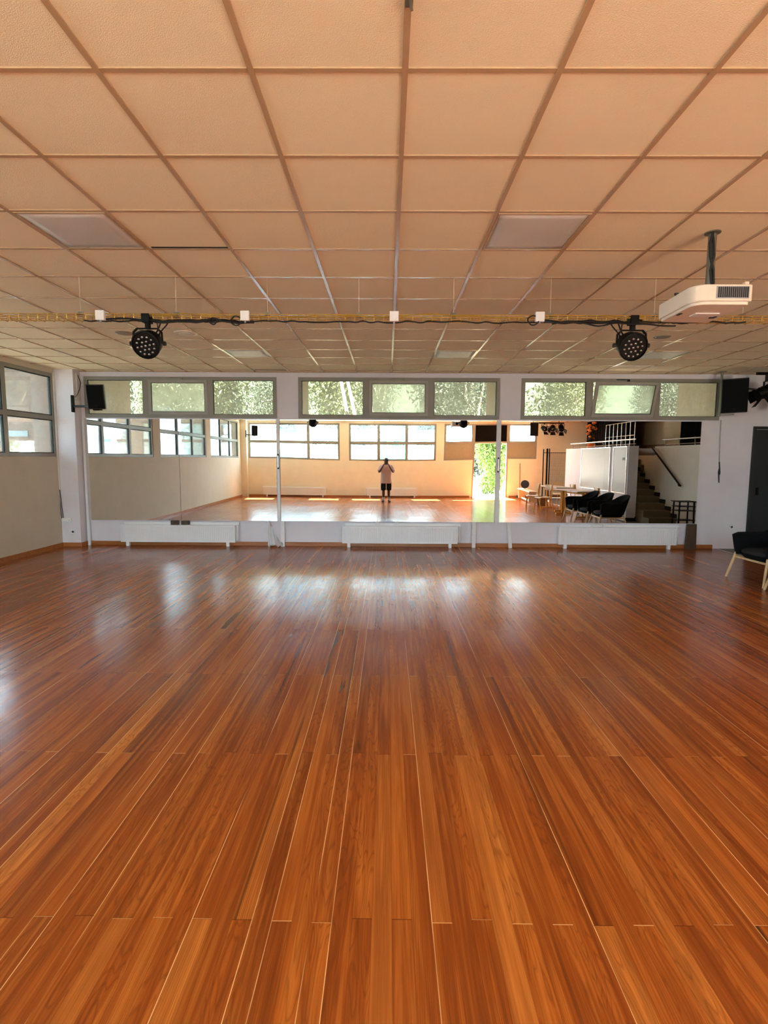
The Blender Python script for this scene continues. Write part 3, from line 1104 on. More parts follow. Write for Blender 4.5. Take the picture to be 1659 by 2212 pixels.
o = MB().tube([(6.05, 9.0, 3.02), (7.12, 9.0, 3.02)], .024, 10)
o.tube([(6.95, 9.0, 3.02), (6.95, 9.0, ZC)], .012, 8)
o.tube([(6.25, 9.0, 3.02), (6.25, 9.0, ZC)], .012, 8)
o = o.build('lighting_bar', M['black_metal'], smooth=True)
tag(o, 'black lighting bar over the dark door', 'lighting bar')
stage_light((6.22, 9.0, 2.735), R(-108), 24, 'black stage light with open barn doors right of the ceiling-pole speaker', .265)
stage_light((6.56, 9.02, 2.70), R(-150), 38, 'black stage light at the right photo edge behind the barn-door one', .30)
o = MB().tube([(6.0, -2.35, 3.02), (7.0, -2.35, 3.02)], .024, 10)
o.tube([(6.8, -2.35, 3.02), (6.8, -2.35, ZC)], .012, 8)
o = o.build('lighting_bar', M['black_metal'], smooth=True)
tag(o, 'black lighting bar high before the far wall', 'lighting bar')
stage_light((6.22, -2.35, 2.80), R(165), 20, 'mirrored black stage light next to the far speaker', .2)
stage_light((6.56, -2.35, 2.82), R(190), 34, 'mirrored black stage light in the middle of the far lighting bar', .18)
stage_light((6.90, -2.35, 2.82), R(182), 48, 'mirrored black stage light nearest the mezzanine', .18)

# ------------------------------------------------------------------ cable tray under the ceiling
TY, TZ = 4.62, 2.752
t = thing('cable_tray', 'long yellow wire cable tray hung under the ceiling across the room', 'cable tray', (0, TY, TZ))
X0, X1 = -5.8, 6.4
w = MB()
for y, z in ((-.053, .038), (-.053, .022), (.053, .038), (.053, .022), (.02, -.002)):
    w.tube([(X0, y, z), (X1, y, z)], .0036, 6)
n = int((X1 - X0) / .08)
for i in range(n + 1):
    x = X0 + .08 * i
    w.tube([(x, -.052, .036), (x, -.052, .010), (x, -.044, -.005), (x, .044, -.005), (x, .052, .010), (x, .052, .036)], .0032, 5)
w.build('wire_mesh', M['yellow_zinc'], t, smooth=True)
for x in (-5.1, -4.3, -3.4, -2.60, -1.79, -1.02, -.25, .544, 1.356, 2.226, 2.964, 3.8, 4.7, 5.6):
    b = MB()
    b.box(x - .02, x + .02, -.03, .03, .040, .046)
    b.box(x - .022, x + .022, .018, .022, .03, .075)
    hg = b.build('hanger', M['steel'], t)
    MB().tube([(x, .02, .046), (x, .02, ZC - TZ)], .0013, 5).build('threaded_rod', M['tile'], hg)
for x, lb in ((-2.387, 'white junction box on the tray left of the left spotlight'), (-1.187, 'white junction box on the tray right of the left spotlight'),
              (.045, 'white junction box on the tray at its middle'), (1.245, 'white junction box on the tray left of the right spotlight')):
    q = thing('junction_box', lb, 'junction box', (x, TY - .066, TZ + .018), 0, 'junction boxes on the cable tray')
    MB().box(-.037, .037, -.02, .012, -.037, .042).build('box_body', M['white'], q, bevel=.004)
    MB().tube([(.0, -.004, -.037), (.0, -.004, -.052)], .008, 8).build('cable_gland', M['grille'], q)

rnd = random.Random(11)


def cable(name, x0, x1, r, m, label, sag=.012, dz=0., dy=-.02, seed=1, step=.06, loops=()):
    rr = random.Random(seed)
    pts = []
    x = x0
    z = dz
    while x < x1:
        pts.append((x, TY + dy + rr.uniform(-.01, .01), TZ + z + rr.uniform(-sag, sag)))
        x += step
    mb = MB()
    # smooth the polyline
    sm = []
    for i in range(len(pts) - 1):
        a, b = Vector(pts[i]), Vector(pts[i + 1])
        pa = Vector(pts[max(0, i - 1)])
        pb = Vector(pts[min(len(pts) - 1, i + 2)])
        for k in range(4):
            s = k / 4
            sm.append(.5 * ((2 * a) + (b - pa) * s + (2 * pa - 5 * a + 4 * b - pb) * s * s + (3 * a - pa - 3 * b + pb) * s ** 3))
    mb.tube(sm, r, 6)
    for cx, cz, rad in loops:
        mb.tube([(cx + rad * math.cos(a), TY - .075 + .01 * math.sin(3 * a), TZ + cz + rad * .8 * math.sin(a)) for a in (2 * math.pi * k / 18 for k in range(19))], .0055, 6)
    o = mb.build(name, m, smooth=True)
    return tag(o, label, 'cable', 'cables strapped to the tray')


cable('power_cable', -2.55, 2.55, .0065, M['rubber'], 'long thin black cable along the lower side of the tray', .007, -.014, -.03, 2)
cable('power_cable', -2.35, -1.15, .008, M['rubber'], 'slack black cable by the left spotlight on the tray', .014, -.012, -.055, 5, .1)
cable('power_cable', -1.95, -1.05, .013, M['rubber'], 'thick black cable bundle right of the left spotlight', .008, -.016, -.04, 7, .07,
      ((-1.26, -.02, .045), (-1.45, -.024, .03)))
cable('power_cable', 1.25, 2.05, .012, M['rubber'], 'thick black cable bundle left of the right spotlight', .011, -.010, -.04, 8, .07,
      ((1.19, -.008, .045),))
cable('power_cable', 1.35, 2.4, .007, M['rubber'], 'slack black cable sagging left of the right spotlight', .022, -.028, -.06, 9, .13)
cable('power_cable', 2.0, 3.0, .007, M['rubber'], 'black cable from the right spotlight towards the projector', .006, -.012, -.05, 10)
cable('signal_cable', -2.0, 2.2, .005, M['yellow_cord'], 'thin ochre cord looping above the tray wires', .016, .03, -.055, 21, .16)


# ------------------------------------------------------------------ LED spotlights on the tray
def par_light(x, label):
    t = thing('spotlight', label, 'spotlight', (x, TY - .02, TZ - .195), 0, 'spotlights hanging on the tray')
    Rm = Matrix.Rotation(R(24), 4, 'X') @ Matrix.Rotation(R(90), 4, 'X')
    mb = MB()
    mb.lathe([(0, -.115), (.06, -.115), (.085, -.10), (.10, -.06), (.104, .02), (.116, .03), (.116, .058), (.106, .062), (.102, .05), (0, .05)], Rm, 28)
    body = mb.build('lamp_housing', M['black_metal'], t, smooth=True)
    k = 0
    for ring, cnt in ((0, 1), (.036, 6), (.072, 12)):
        for i in range(cnt):
            a = 2 * math.pi * i / cnt + .2
            lm = MB()
            P = Rm @ Matrix.Translation((ring * math.cos(a), ring * math.sin(a) - .008, .05))
            lm.lathe([(.011, 0), (.011, .004), (.009, .008), (.005, .010), (0, .011)], P, 12)
            lm.build('led_lens', M['lens'], body, smooth=True)
    y = MB()
    for s in (-1, 1):
        y.bar((s * .122, 0, 0), (s * .118, 0, .095), .008, .026, (0, 1, 0))
        y.bar((s * .118, 0, .093), (s * .088, 0, .122), .008, .026, (0, 1, 0))
    y.bar((-.09, 0, .122), (.09, 0, .122), .026, .008)
    y.build('yoke', M['black_metal'], t)
    for s in (-1, 1):
        MB().lathe([(0, 0), (.018, 0), (.018, .022), (0, .022)], Matrix.Translation((s * .128, 0, 0)) @ Matrix.Rotation(R(90) * s, 4, 'Y'), 8).build('side_knob', M['black'], t)
    c = MB()
    c.box(-.014, .022, -.02, .02, .118, .175)
    c.box(-.03, .036, -.05, .034, .165, .235)
    c.tube([(.03, -.03, .20), (.06, -.05, .19)], .008, 8)
    c.build('clamp', M['black_metal'], t, bevel=.004)
    w = MB()
    s = 1 if x < 0 else -1
    w.tube([(.03 * s, .07, .09), (.07 * s, .03, .11), (.10 * s, 0, .14), (.12 * s, 0, .19)], .007, 6)
    w.tube([(.05 * s, .07, .07), (.10 * s, .02, .10), (.16 * s, 0, .15), (.20 * s, -.02, .19)], .006, 6)
    w.tube([(.09 * s, -.02, .19), (.10 * s, -.03, .12), (.11 * s, -.02, .09), (.08 * s, .05, .07)], .005, 6)
    w.build('lamp_cable', M['rubber'], t, smooth=True)
    return t


par_light(-2.022, 'black round LED spotlight hanging left, near the left window side')
par_light(2.028, 'black round LED spotlight hanging right, beside the projector')

# ------------------------------------------------------------------ projector
t = thing('projector', 'white video projector on a grey ceiling pole', 'projector', (2.0, 3.53, 2.53))
pts = []
for cx, cy, a0 in ((-.10, -.142, 180), (.145, -.205, 270), (.155, .215, 0), (-.155, .20, 90)):
    rad = .085 if a0 == 180 else .022
    for k in range(7):
        a = R(a0 + 15 * k)
        pts.append((cx + rad * math.cos(a), cy + rad * math.sin(a)))
body = MB().prism(pts, .022, .118).build('casing', M['cream'], t, smooth=True, bevel=.006)
ins = [(x * .93, y * .94) for x, y in pts]
MB().prism(ins, .004, .024).build('underside', M['cream'], t, smooth=True, bevel=.004)
# air grille on the face towards the camera
g = MB()
g.box(-.055, .140, -.2295, -.2255, .036, .106)
fr = g.build('air_grille', M['grille'], body)
for k in range(15):
    x = -.045 + .0122 * k
    s = MB()
    s.box(x, x + .0072, -.2325, -.2285, .041, .101)
    s.build('grille_slot', M['black'], fr)
MB().prism([(-.06, -.03), (.09, -.03), (.11, -.0), (.09, .045), (-.06, .045)], -.003, .005).build('lamp_hatch', M['white'], t, bevel=.002)
MB().box(-.155, -.135, -.02, .03, .0, .012).build('foot', M['black'], t, bevel=.003)
MB().box(.09, .125, .05, .09, -.002, .006).build('foot', M['black'], t, bevel=.003)
MB().lathe([(0, 0), (.038, 0), (.038, .03), (.032, .034), (.03, .02), (0, .02)], Matrix.Translation((-.05, .232, .065)) @ Matrix.Rotation(R(-90), 4, 'X'), 20).build('lens', M['screen'], body, smooth=True)
MB().box(.13, .155, -.20, -.17, .118, .142).build('focus_tab', M['cream'], body, bevel=.003)
b = MB()
b.tube([(.15, .205, .16), (.15, .205, ZC - 2.53)], .026, 14)
b.lathe([(0, 0), (.05, 0), (.05, -.006), (.026, -.012)], Matrix.Translation((.15, .205, ZC - 2.53)), 18)
b.build('ceiling_pole', M['steel'], t, smooth=True)
b = MB()
b.box(.10, .18, .15, .24, .118, .135)
b.box(.125, .175, .18, .23, .135, .17)
b.bar((.15, .205, .125), (.0, .05, .125), .03, .012)
b.bar((.15, .205, .125), (.12, -.02, .125), .03, .012)
b.build('mount', M['black_metal'], t, bevel=.003)
w = MB()
w.tube([(.135, .175, .575), (.118, .172, .50), (.125, .172, .42), (.150, .172, .33), (.155, .170, .25), (.15, .17, .16), (.10, .16, .13)], .009, 8)
w.tube([(.130, .175, .575), (.140, .170, .50), (.148, .170, .42), (.130, .172, .33), (.140, .168, .25), (.165, .165, .18)], .008, 8)
w.tube([(-.10, .12, .125), (-.15, .06, .145), (-.165, .0, .128)], .007, 8)
w.build('cable', M['rubber'], t, smooth=True)


# ------------------------------------------------------------------ ceiling fittings
def ceiling_light(i, j, label):
    x, y = GX + G * i + .3, GY + G * j + .3
    t = thing('ceiling_light', label, 'ceiling light', (x, y, ZC), 0, 'unlit light panels in the ceiling')
    mb = MB()
    frame_ring(mb, Matrix(((1, 0, 0, 0), (0, 0, 1, 0), (0, 1, 0, 0), (0, 0, 0, 1))), -.286, .286, -.286, .286, .012, -.009, 0)
    mb.build('frame', M['rail'], t)

    def pan(u, v):
        a, b = u - .5, v - .5
        return (a * .55, b * .55, -.004 - .006 * (1 - 4 * a * a) * (1 - 4 * b * b))
    MB().grid(pan, 8, 8).build('diffuser', M['diffuser'], t, smooth='all', solid=.002)
    return t


for i, j, lb in ((-4, 2, 'unlit square light panel in the ceiling at the near left'), (1, 2, 'unlit square light panel in the ceiling left of the projector pole'),
                 (-4, 9, 'unlit square light panel in the far ceiling right of the left spotlight'), (1, 9, 'unlit square light panel in the far ceiling over the middle window'),
                 (6, 9, 'unlit square light panel in the far ceiling below the right spotlight')):
    ceiling_light(i, j, lb)
for x, y, r, m, lb in ((-3.225, 6.69, .105, 'disc', 'plain round ceiling disc left of the left spotlight'), (3.365, 6.78, .10, 'disc', 'plain round ceiling disc right of the right spotlight'),
                       (-2.47, 6.68, .14, 'vent', 'round ringed air vent in the ceiling right of the left spotlight')):
    if m == 'disc':
        t = thing('ceiling_disc', lb, 'ceiling disc', (x, y, ZC), 0, 'round ceiling discs')
        MB().lathe([(0, -.014), (r * .9, -.012), (r, -.004), (r, 0), (0, 0)], None, 28).build('cover', M['infill'], t, smooth=True)
        MB().ball((-r * .85, -.01, -.012), .008, 8).build('pin', M['white'], t, smooth=True)
    else:
        t = thing('ceiling_vent', lb, 'vent', (x, y, ZC))
        MB().lathe([(r, 0), (r, -.01), (r * .86, -.018), (r * .74, -.004), (r * .74, 0)], None, 28).build('outer_ring', M['cream'], t, smooth=True)
        MB().lathe([(0, -.03), (r * .3, -.03), (r * .62, -.02), (r * .62, -.014), (0, -.014)], None, 28).build('valve_disc', M['cream'], t, smooth=True)
t = thing('ceiling_hook', 'grey bracket on a ceiling rail at the top edge of the photo', 'bracket', (GX, 1.905, ZC))
MB().box(-.012, .016, -.03, .02, -.022, -.006).build('clip', M['steel'], t, bevel=.002)
MB().tube([(.005, -.02, -.018), (.012, .02, -.03)], .005, 6).build('pin', M['steel'], t)


# ------------------------------------------------------------------ felt armchairs with wooden legs
def armchair(label):
    t = thing('armchair', label, 'armchair', (0, 0, 0), 0, 'black armchairs in a row')
    # local: front towards -x
    # shell: wrap-around from left arm over the back to right arm
    W, D = .34, .30
    path = []
    for k in range(25):
        u = k / 24
        a = (u - .5) * 2                   # -1 .. 1 round the shell
        s = abs(a)
        if s > .55:                        # arms
            f = (s - .55) / .45
            x = .12 - f * .42
            y = (.315 + .015 * f) * (1 if a > 0 else -1)
            top = .63 - .035 * max(0, f - .8) / .2
        else:
            ang = a / .55 * math.pi / 2
            x = .12 + .19 * math.cos(ang) ** .8
            y = .315 * math.sin(ang)
            top = .63 + .17 * (math.cos(ang)) ** .7
        path.append((x, y, top, s))
    rings = []
    mb = MB()

    def shell(u, v):
        i = min(23, int(u * 24))
        f = u * 24 - i
        x = path[i][0] * (1 - f) + path[i + 1][0] * f
        y = path[i][1] * (1 - f) + path[i + 1][1] * f
        tp = path[i][2] * (1 - f) + path[i + 1][2] * f
        z0 = .335
        z = z0 + (tp - z0) * v
        k = .80 + .20 * v ** .6
        lean = .11 * v * max(0, x) / .3
        return (x * (.93 + .07 * v) + lean, y * k, z)

    mb.grid(shell, 48, 8)
    sh = mb.build('shell', M['blackfab'], t, smooth='all', solid=.028, bevel=0)
    # seat pan below the cushion
    def ell(z, sx, sy, cx):
        return [(cx + sx * math.copysign(abs(math.cos(a)) ** .6, math.cos(a)), sy * math.copysign(abs(math.sin(a)) ** .6, math.sin(a)), z)
                for a in (2 * math.pi * k / 28 for k in range(28))]
    MB().loft([ell(.30, .25, .22, 0), ell(.325, .285, .255, 0), ell(.36, .30, .27, -.01)]).build('seat_pan', M['blackfab'], t, smooth=True)
    MB().loft([ell(.36, .255, .235, -.025), ell(.375, .275, .25, -.03), ell(.41, .275, .25, -.03), ell(.425, .24, .22, -.03)]).build('cushion', M['cushion'], t, smooth=True)
    for sx, sy in ((-1, -1), (-1, 1), (1, -1), (1, 1)):
        top = (-.262 if sx < 0 else .22, sy * .285, .365)
        bot = (-.345 if sx < 0 else .33, sy * .345, 0)
        MB().tube([bot, ((bot[0] + top[0]) / 2, (bot[1] + top[1]) / 2, .1825), top], [.014, .018, .018], 12).build('leg', M['lightwood'], t, smooth=True)
    for sy in (-1, 1):
        MB().bar((-.255, sy * .292, .295), (.24, sy * .292, .295), .02, .026).build('side_rail', M['lightwood'], t, bevel=.004)
    MB().bar((-.275, -.285, .295), (-.275, .285, .295), .02, .026).build('front_rail', M['lightwood'], t, bevel=.004)
    return t


a1 = armchair('black felt armchair with pale wooden legs at the right, before the dark door')
a1.location = (5.06, 6.99, 0)
a1.rotation_euler = (0, 0, R(3))
a2 = dup(a1, (5.03, 6.20, 0), R(-2), 'black felt armchair at the right photo edge, second in its row')
a3 = dup(a1, (4.98, 5.42, 0), R(2), 'black felt armchair seen only in the mirror, beside the yellow-legged table')


# ------------------------------------------------------------------ tables and school chairs at the right (seen in the mirror)
def school_table(label):
    t = thing('school_table', label, 'table', (0, 0, 0), 0, 'yellow-legged school tables')
    # local: long side along y (1.3), short along x (.5)
    MB().box(-.27, .27, -.66, .66, .715, .74).build('tabletop', M['laminate'], t, bevel=.006)
    for s in (-1, 1):
        l = MB()
        l.bar((-.25, s * .55, .03), (.25, s * .55, .03), .05, .04)
        l.bar((-.05, s * .55, .04), (-.05, s * .55, .69), .05, .05, (0, 1, 0))
        l.bar((.05, s * .55, .04), (.05, s * .55, .69), .035, .04, (0, 1, 0))
        l.bar((-.24, s * .55, .695), (.24, s * .55, .695), .05, .03)
        l.box(-.25, -.20, s * .55 - .03, s * .55 + .03, 0, .025)
        l.box(.20, .25, s * .55 - .03, s * .55 + .03, 0, .025)
        l.build('leg', M['yellow'], t, bevel=.004)
    MB().bar((0, -.55, .65), (0, .55, .65), .05, .03).build('crossbar', M['yellow'], t)
    return t


t1 = school_table('yellow-legged table mirrored beside the black armchairs')
t1.location = (5.25, 4.15, 0)
t1.rotation_euler = (0, 0, R(-10))
t2 = dup(t1, (5.32, 2.25, 0), R(-6), 'yellow-legged table mirrored behind the first one, nearer the black mesh screen')


def school_chair(label):
    t = thing('school_chair', label, 'chair', (0, 0, 0), 0, 'school chairs round the tables')
    # local: front towards -y
    def seat(u, v):
        a, b = u - .5, v - .5
        return (a * .38, b * .38, .45 - .012 * math.cos(b * 5) + .03 * a * a - (.03 * max(0, -b - .35) / .15))
    MB().grid(seat, 8, 8).build('seat', M['ply'], t, smooth='all', solid=.012)

    def back(u, v):
        a = u - .5
        return (a * .39, .20 - .05 * (4 * a * a) + .02 * v, .66 + .17 * v)
    MB().grid(back, 8, 3).build('backrest', M['ply'], t, smooth='all', solid=.011)
    for sx in (-1, 1):
        f = MB()
        f.tube([(sx * .19, -.20, 0), (sx * .175, -.17, .43), (sx * .175, -.13, .44), (sx * .175, .15, .43)], .011, 8)
        f.build('front_leg', M['yellow'], t, smooth=True)
        f = MB()
        f.tube([(sx * .20, .26, 0), (sx * .175, .17, .43), (sx * .175, .18, .62), (sx * .17, .205, .82)], .011, 8)
        f.build('back_leg', M['yellow'], t, smooth=True)
    MB().tube([(-.175, -.16, .42), (.175, -.16, .42)], .009, 8).build('front_rail', M['yellow'], t, smooth=True)
    MB().tube([(-.175, .165, .42), (.175, .165, .42)], .009, 8).build('rear_rail', M['yellow'], t, smooth=True)
    return t


c1 = school_chair('yellow tube chair mirrored alone left of the tables, by the bench')
c1.location = (4.58, 2.35, 0)
c1.rotation_euler = (0, 0, R(-78))
dup(c1, (4.70, 3.05, 0), R(-100), 'yellow tube chair mirrored between the two tables, seat facing the room')
dup(c1, (5.92, 2.60, 0), R(88), 'yellow tube chair mirrored behind the far table')
dup(c1, (5.92, 4.55, 0), R(95), 'yellow tube chair mirrored between the first table and the whiteboards')
dup(c1, (5.75, 1.35, 0), R(170), 'yellow tube chair mirrored before the black mesh screen')

t = thing('folding_stool', 'black cross-legged folding stool with a white seat mirrored behind the first table', 'stool', (5.78, 3.55, 0), R(15))
MB().box(-.19, .19, -.16, .16, .445, .475).build('seat', M['laminate'], t, bevel=.01)
for s in (-1, 1):
    MB().tube([(-.19, s * .13, 0), (.17, s * .13, .445)], .011, 8).build('leg', M['black_metal'], t, smooth=True)
    MB().tube([(.19, s * .11, 0), (-.17, s * .11, .445)], .011, 8).build('leg', M['black_metal'], t, smooth=True)
MB().tube([(-.19, -.13, .012), (-.19, .13, .012)], .009, 8).build('foot_bar', M['black_metal'], t, smooth=True)

t = thing('bench', 'low pale wooden bench mirrored along the door side of the tables', 'bench', (5.22, -.85, 0), R(4))
MB().box(-.15, .15, -1.2, 1.2, .42, .455).build('seat', M['ply'], t, bevel=.006)
for y in (-1.05, 1.05):
    MB().box(-.13, .13, y - .02, y + .02, .06, .42).build('leg', M['ply'], t, bevel=.004)
MB().box(-.02, .02, -1.15, 1.15, .05, .11).build('floor_rail', M['ply'], t, bevel=.004)
t = thing('storage_box', 'small brown wooden box on the floor mirrored beside the bench end', 'box', (5.38, .55, 0), R(8))
MB().box(-.16, .16, -.14, .14, 0, .24).build('box_body', M['panelwood'], t, bevel=.004)
MB().box(-.165, .165, -.145, .145, .24, .26).build('lid', M['panelwood'], t, bevel=.004)
t = thing('drum', 'round dark red drum mirrored on the bench by the doorway', 'drum', (5.30, -1.45, .455), R(20))
Dm = Matrix.Translation((0, 0, .175)) @ Matrix.Rotation(R(90), 4, 'X')
MB().lathe([(.16, -.06), (.172, -.06), (.172, .06), (.16, .06), (.16, -.06)], Dm, 28).build('hoop', M['white'], t, smooth=True)
MB().lathe([(0, -.062), (.158, -.058), (.158, .058), (0, .062)], Dm, 28).build('drumhead', M['red_dark'], t, smooth=True)
t = thing('broom', 'thin broom leaning on the far wall mirrored beside the doorway', 'broom', (5.46, -2.92, 0))
MB().tube([(0, .03, .1), (-.01, -.05, 1.42)], .012, 8).build('handle', M['brownwood'], t, smooth=True)
MB().box(-.14, .14, -.01, .07, .0, .1).build('brush', M['brownwood'], t, bevel=.01)

# black mesh screen against the far wall
t = thing('mesh_screen', 'black wire mesh screen with tall posts against the far wall', 'screen', (6.35, -2.6, 0))
for x, r, h in ((-.05, .018, 2.0), (.10, .03, 2.02), (.19, .018, 2.02)):
    MB().box(x - r, x + r, -r, r, 0, h).build('post', M['black_metal'], t, bevel=.003)
w = MB()
for k in range(16):
    x = .22 + .05 * k
    w.tube([(x, 0, .12), (x, 0, 1.84)], .0045, 5)
for k in range(34):
    z = .14 + .05 * k
    w.tube([(.2, 0, z), (.99, 0, z)], .0035, 5)
w.build('mesh', M['black_metal'], t)
f = MB()
f.bar((-.05, 0, 1.85), (1.0, 0, 1.85), .025, .025)
f.bar((.2, 0, .11), (1.0, 0, .11), .025, .025)
f.bar((.985, 0, 0), (.985, 0, 1.85), .025, .025, (0, 1, 0))
f.build('frame', M['black_metal'], t)

# ------------------------------------------------------------------ stair block and mezzanine at the right
TOPW = 1.95
struct('wall_right_low', MB().box(6.20, 6.45, .45, 5.32, 0, TOPW), M['wall_front'], label='white low wall carrying the whiteboards')
struct('wall_right', MB().box(XR, XR + .22, 4.75, YF, 0, TOPW), M['wall'], label='white stair wall with the black handrail')
struct('floor_mezzanine', MB().box(XR + .22, 9.5, .45, YF, TOPW - .22, TOPW - .03).box(7.95, 9.5, YB, .45, TOPW - .22, TOPW - .03).box(6.45, XR + .22, .45, 1.2, TOPW - .22, TOPW - .03), M['floor_grey'])
struct('wall_mezzanine', MB().box(9.0, 9.3, YB, YF, 0, ZC), M['beige'])
struct('wall_under_mezzanine', MB().box(7.95, 8.05, YB, .45, 0, TOPW - .23).box(6.45, 8.0, .45, .55, 0, TOPW - .23).box(XR + .24, XR + .34, .55, 4.74, 0, TOPW - .23), M['wall'])
struct('trim_3', MB().box(8.96, 9.0, .2, 2.64, 1.93, 2.10).box(8.96, 9.0, .2, 2.64, 2.86, 3.0), M['panelwood'], label='wooden rails on the mezzanine wall')

st = tag(bpy.data.objects.new('staircase', None), 'tan stone staircase rising between the white low walls', 'staircase', None, 'structure')
C.objects.link(st)
NS = 12
rise = (TOPW - .03) / NS
for k in range(8):
    y1 = 6.02 - .29 * k
    MB().box(6.46, XR - .012, .75, y1, rise * k, rise * (k + 1)).build('step', M['stair'], st, bevel=.006)
    MB().box(XR - .012, XR - .001, y1 - .30, y1 + .0, rise * (k + 1) - .02, rise * (k + 1) + .10).build('skirting', M['stringer'], st)
for k in range(8, NS):
    y1 = 6.02 - .29 * 8 - .20 * (k - 8)
    MB().box(6.46, XR + .23, .75, y1, rise * k, rise * (k + 1)).build('step', M['stair'], st, bevel=.006)
MB().box(6.43, 6.465, 3.0, 5.33, 0, .12).build('skirting', M['stringer'], st)
struct('baseboard_right', MB().box(6.19, 6.46, 5.32, 5.335, 0, .09), M['stringer'])

t = thing('handrail', 'black round handrail sloping up the white stair wall', 'handrail', (XR, 0, 0))
MB().tube([(-.07, 6.22, .97), (-.07, 4.72, 1.92)], .022, 10).build('rail', M['black_metal'], t, smooth=True)
for f in (.07, .88):
    y, z = 6.22 - 1.5 * f, .97 + .95 * f
    MB().tube([(-.07, y, z - .02), (-.06, y, z - .07), (0, y, z - .075)], .010, 8).build('bracket', M['black_metal'], t, smooth=True)


def railing(x, y0, y1, label, n):
    t = thing('railing', label, 'railing', (x, 0, TOPW), 0, 'chrome railings on the low walls')
    MB().tube([(0, y0, .17), (0, y1, .17)], .017, 10).build('rail', M['chrome'], t, smooth=True)
    MB().tube([(.05, y0 + .1, .05), (.05, y1 - .1, .05)], .008, 8).build('lower_rail', M['chrome'], t, smooth=True)
    for k in range(n):
        y = y0 + .12 + (y1 - y0 - .24) * k / (n - 1)
        MB().tube([(.08, y - .12, 0), (.03, y - .04, .09), (0, y, .15)], .010, 8).build('bracket', M['chrome'], t, smooth=True)
        MB().ball((0, y, .17), .026, 10).build('joint', M['chrome'], t, smooth=True)
    return t


railing(6.30, .62, 5.45, 'chrome railing on the low wall above the whiteboards', 8)
railing(7.24, 4.95, 8.6, 'chrome railing on the white stair wall above the handrail', 6)


def whiteboard(y0, y1, label):
    t = thing('whiteboard', label, 'whiteboard', (6.198, (y0 + y1) / 2, .72), 0, 'whiteboards on the low wall')
    L_ = y1 - y0
    MB().box(-.012, 0, -L_ / 2, L_ / 2, 0, 1.21).build('panel', M['board'], t)
    f = MB()
    frame_ring(f, Matrix(((0, 1, 0, 0), (1, 0, 0, 0), (0, 0, 1, 0), (0, 0, 0, 1))), -L_ / 2 - .015, L_ / 2 + .015, -.015, 1.225, .022, -.02, 0)
    f.build('frame', M['chrome'], t)
    return t


whiteboard(2.0, 4.20, 'wide whiteboard on the low wall behind the tables')
whiteboard(4.42, 5.24, 'narrow whiteboard at the end of the low wall by the stairs')
o = MB().box(6.172, 6.186, 5.02, 5.12, 1.58, 1.65).build('magnet', M['black'], bevel=.004)
tag(o, 'black magnet stuck on the narrow whiteboard', 'magnet')

t = thing('side_table', 'black metal side table mirrored before the stair wall', 'side table', (6.90, 6.75, 0), 0)
MB().box(-.22, .22, -.17, .17, .63, .65).build('tabletop', M['black_metal'], t, bevel=.004)
for z in (.20, .42, .52):
    MB().box(-.20, .20, -.15, .15, z, z + .014).build('shelf', M['black_metal'], t, bevel=.003)
for sx in (-1, 1):
    for sy in (-1, 1):
        MB().bar((sx * .175, sy * .135, 0), (sx * .165, sy * .125, .63), .026, .026, (0, 1, 0)).build('leg', M['black_metal'], t)

# mezzanine contents: black curtains, wooden wall with a white lattice, potted flowers


def curtain(name, p, q, z0, z1, label):
    p, q = Vector(p), Vector(q)
    d = q - p
    nrm = Vector((-d.y, d.x, 0)).normalized()

    def f(u, v):
        s = p + d * u + nrm * .035 * math.sin(u * d.length * 26)
        return (s.x, s.y, z0 + (z1 - z0) * v)
    o = MB().grid(f, int(d.length * 30), 2).build(name, M['curtain'], smooth='all', solid=.006)
    return tag(o, label, 'curtain', 'black stage curtains on the mezzanine')


curtain('stage_curtain', (8.93, 2.68, 0), (8.93, 4.6, 0), TOPW - .02, ZC - .02, 'black curtain on the mezzanine wall above the stair wall')
curtain('stage_curtain', (8.15, -2.9, 0), (8.15, .7, 0), TOPW - .02, ZC - .02, 'black curtain on the mezzanine behind the flowers')
o = MB().box(8.94, 8.99, -2.85, .22, TOPW - .02, ZC - .01).build('wall_panel', M['panelwood'], bevel=.003)
tag(o, 'brown wooden wall panel on the mezzanine behind the white lattice', 'panel')
t = thing('lattice_screen', 'white metal lattice screen on the mezzanine behind the railing', 'screen', (8.02, .45, TOPW - .03), R(90))
for k in range(8):
    MB().tube([(-1.16 + .331 * k, 0, 0), (-1.16 + .331 * k, 0, .93)], .013, 8).build('upright', M['chrome'], t, smooth=True)
for z in (.06, .47, .92):
    MB().tube([(-1.17, 0, z), (1.17, 0, z)], .013, 8).build('crossbar', M['chrome'], t, smooth=True)

t = thing('potted_flowers', 'orange flowers in a round orange pot on the mezzanine', 'potted plant', (7.0, .62, TOPW - .03))
MB().lathe([(0, 0), (.09, 0), (.155, .08), (.16, .15), (.12, .22), (.10, .22), (.10, .19), (0, .19)], None, 24).build('pot', M['orange'], t, smooth=True)
rr = random.Random(5)
lv, fl, stm = MB(), MB(), MB()
for k in range(26):
    a = rr.uniform(0, 6.28)
    h = rr.uniform(.35, .95)
    d = rr.uniform(.02, .2)
    top = Vector((d * math.cos(a), d * math.sin(a), h))
    stm.tube([(0, 0, .19), (top.x * .5, top.y * .5, .2 + (h - .2) * .55), top], .004, 5)
    for q in range(5):
        s = rr.uniform(.3, .95)
        c = Vector((top.x * s, top.y * s, .2 + (h - .2) * s))
        lv.obox(c + Vector((rr.uniform(-.05, .05), rr.uniform(-.05, .05), 0)), (.10, .04, .004), (rr.uniform(-1, 1), rr.uniform(-1, 1), rr.uniform(0, 6)))
    if k % 2 == 0:
        fl.ball(top + Vector((0, 0, .01)), .062, 8, (1, 1, .7))
stm.build('stems', M['leaf_dark'], t)
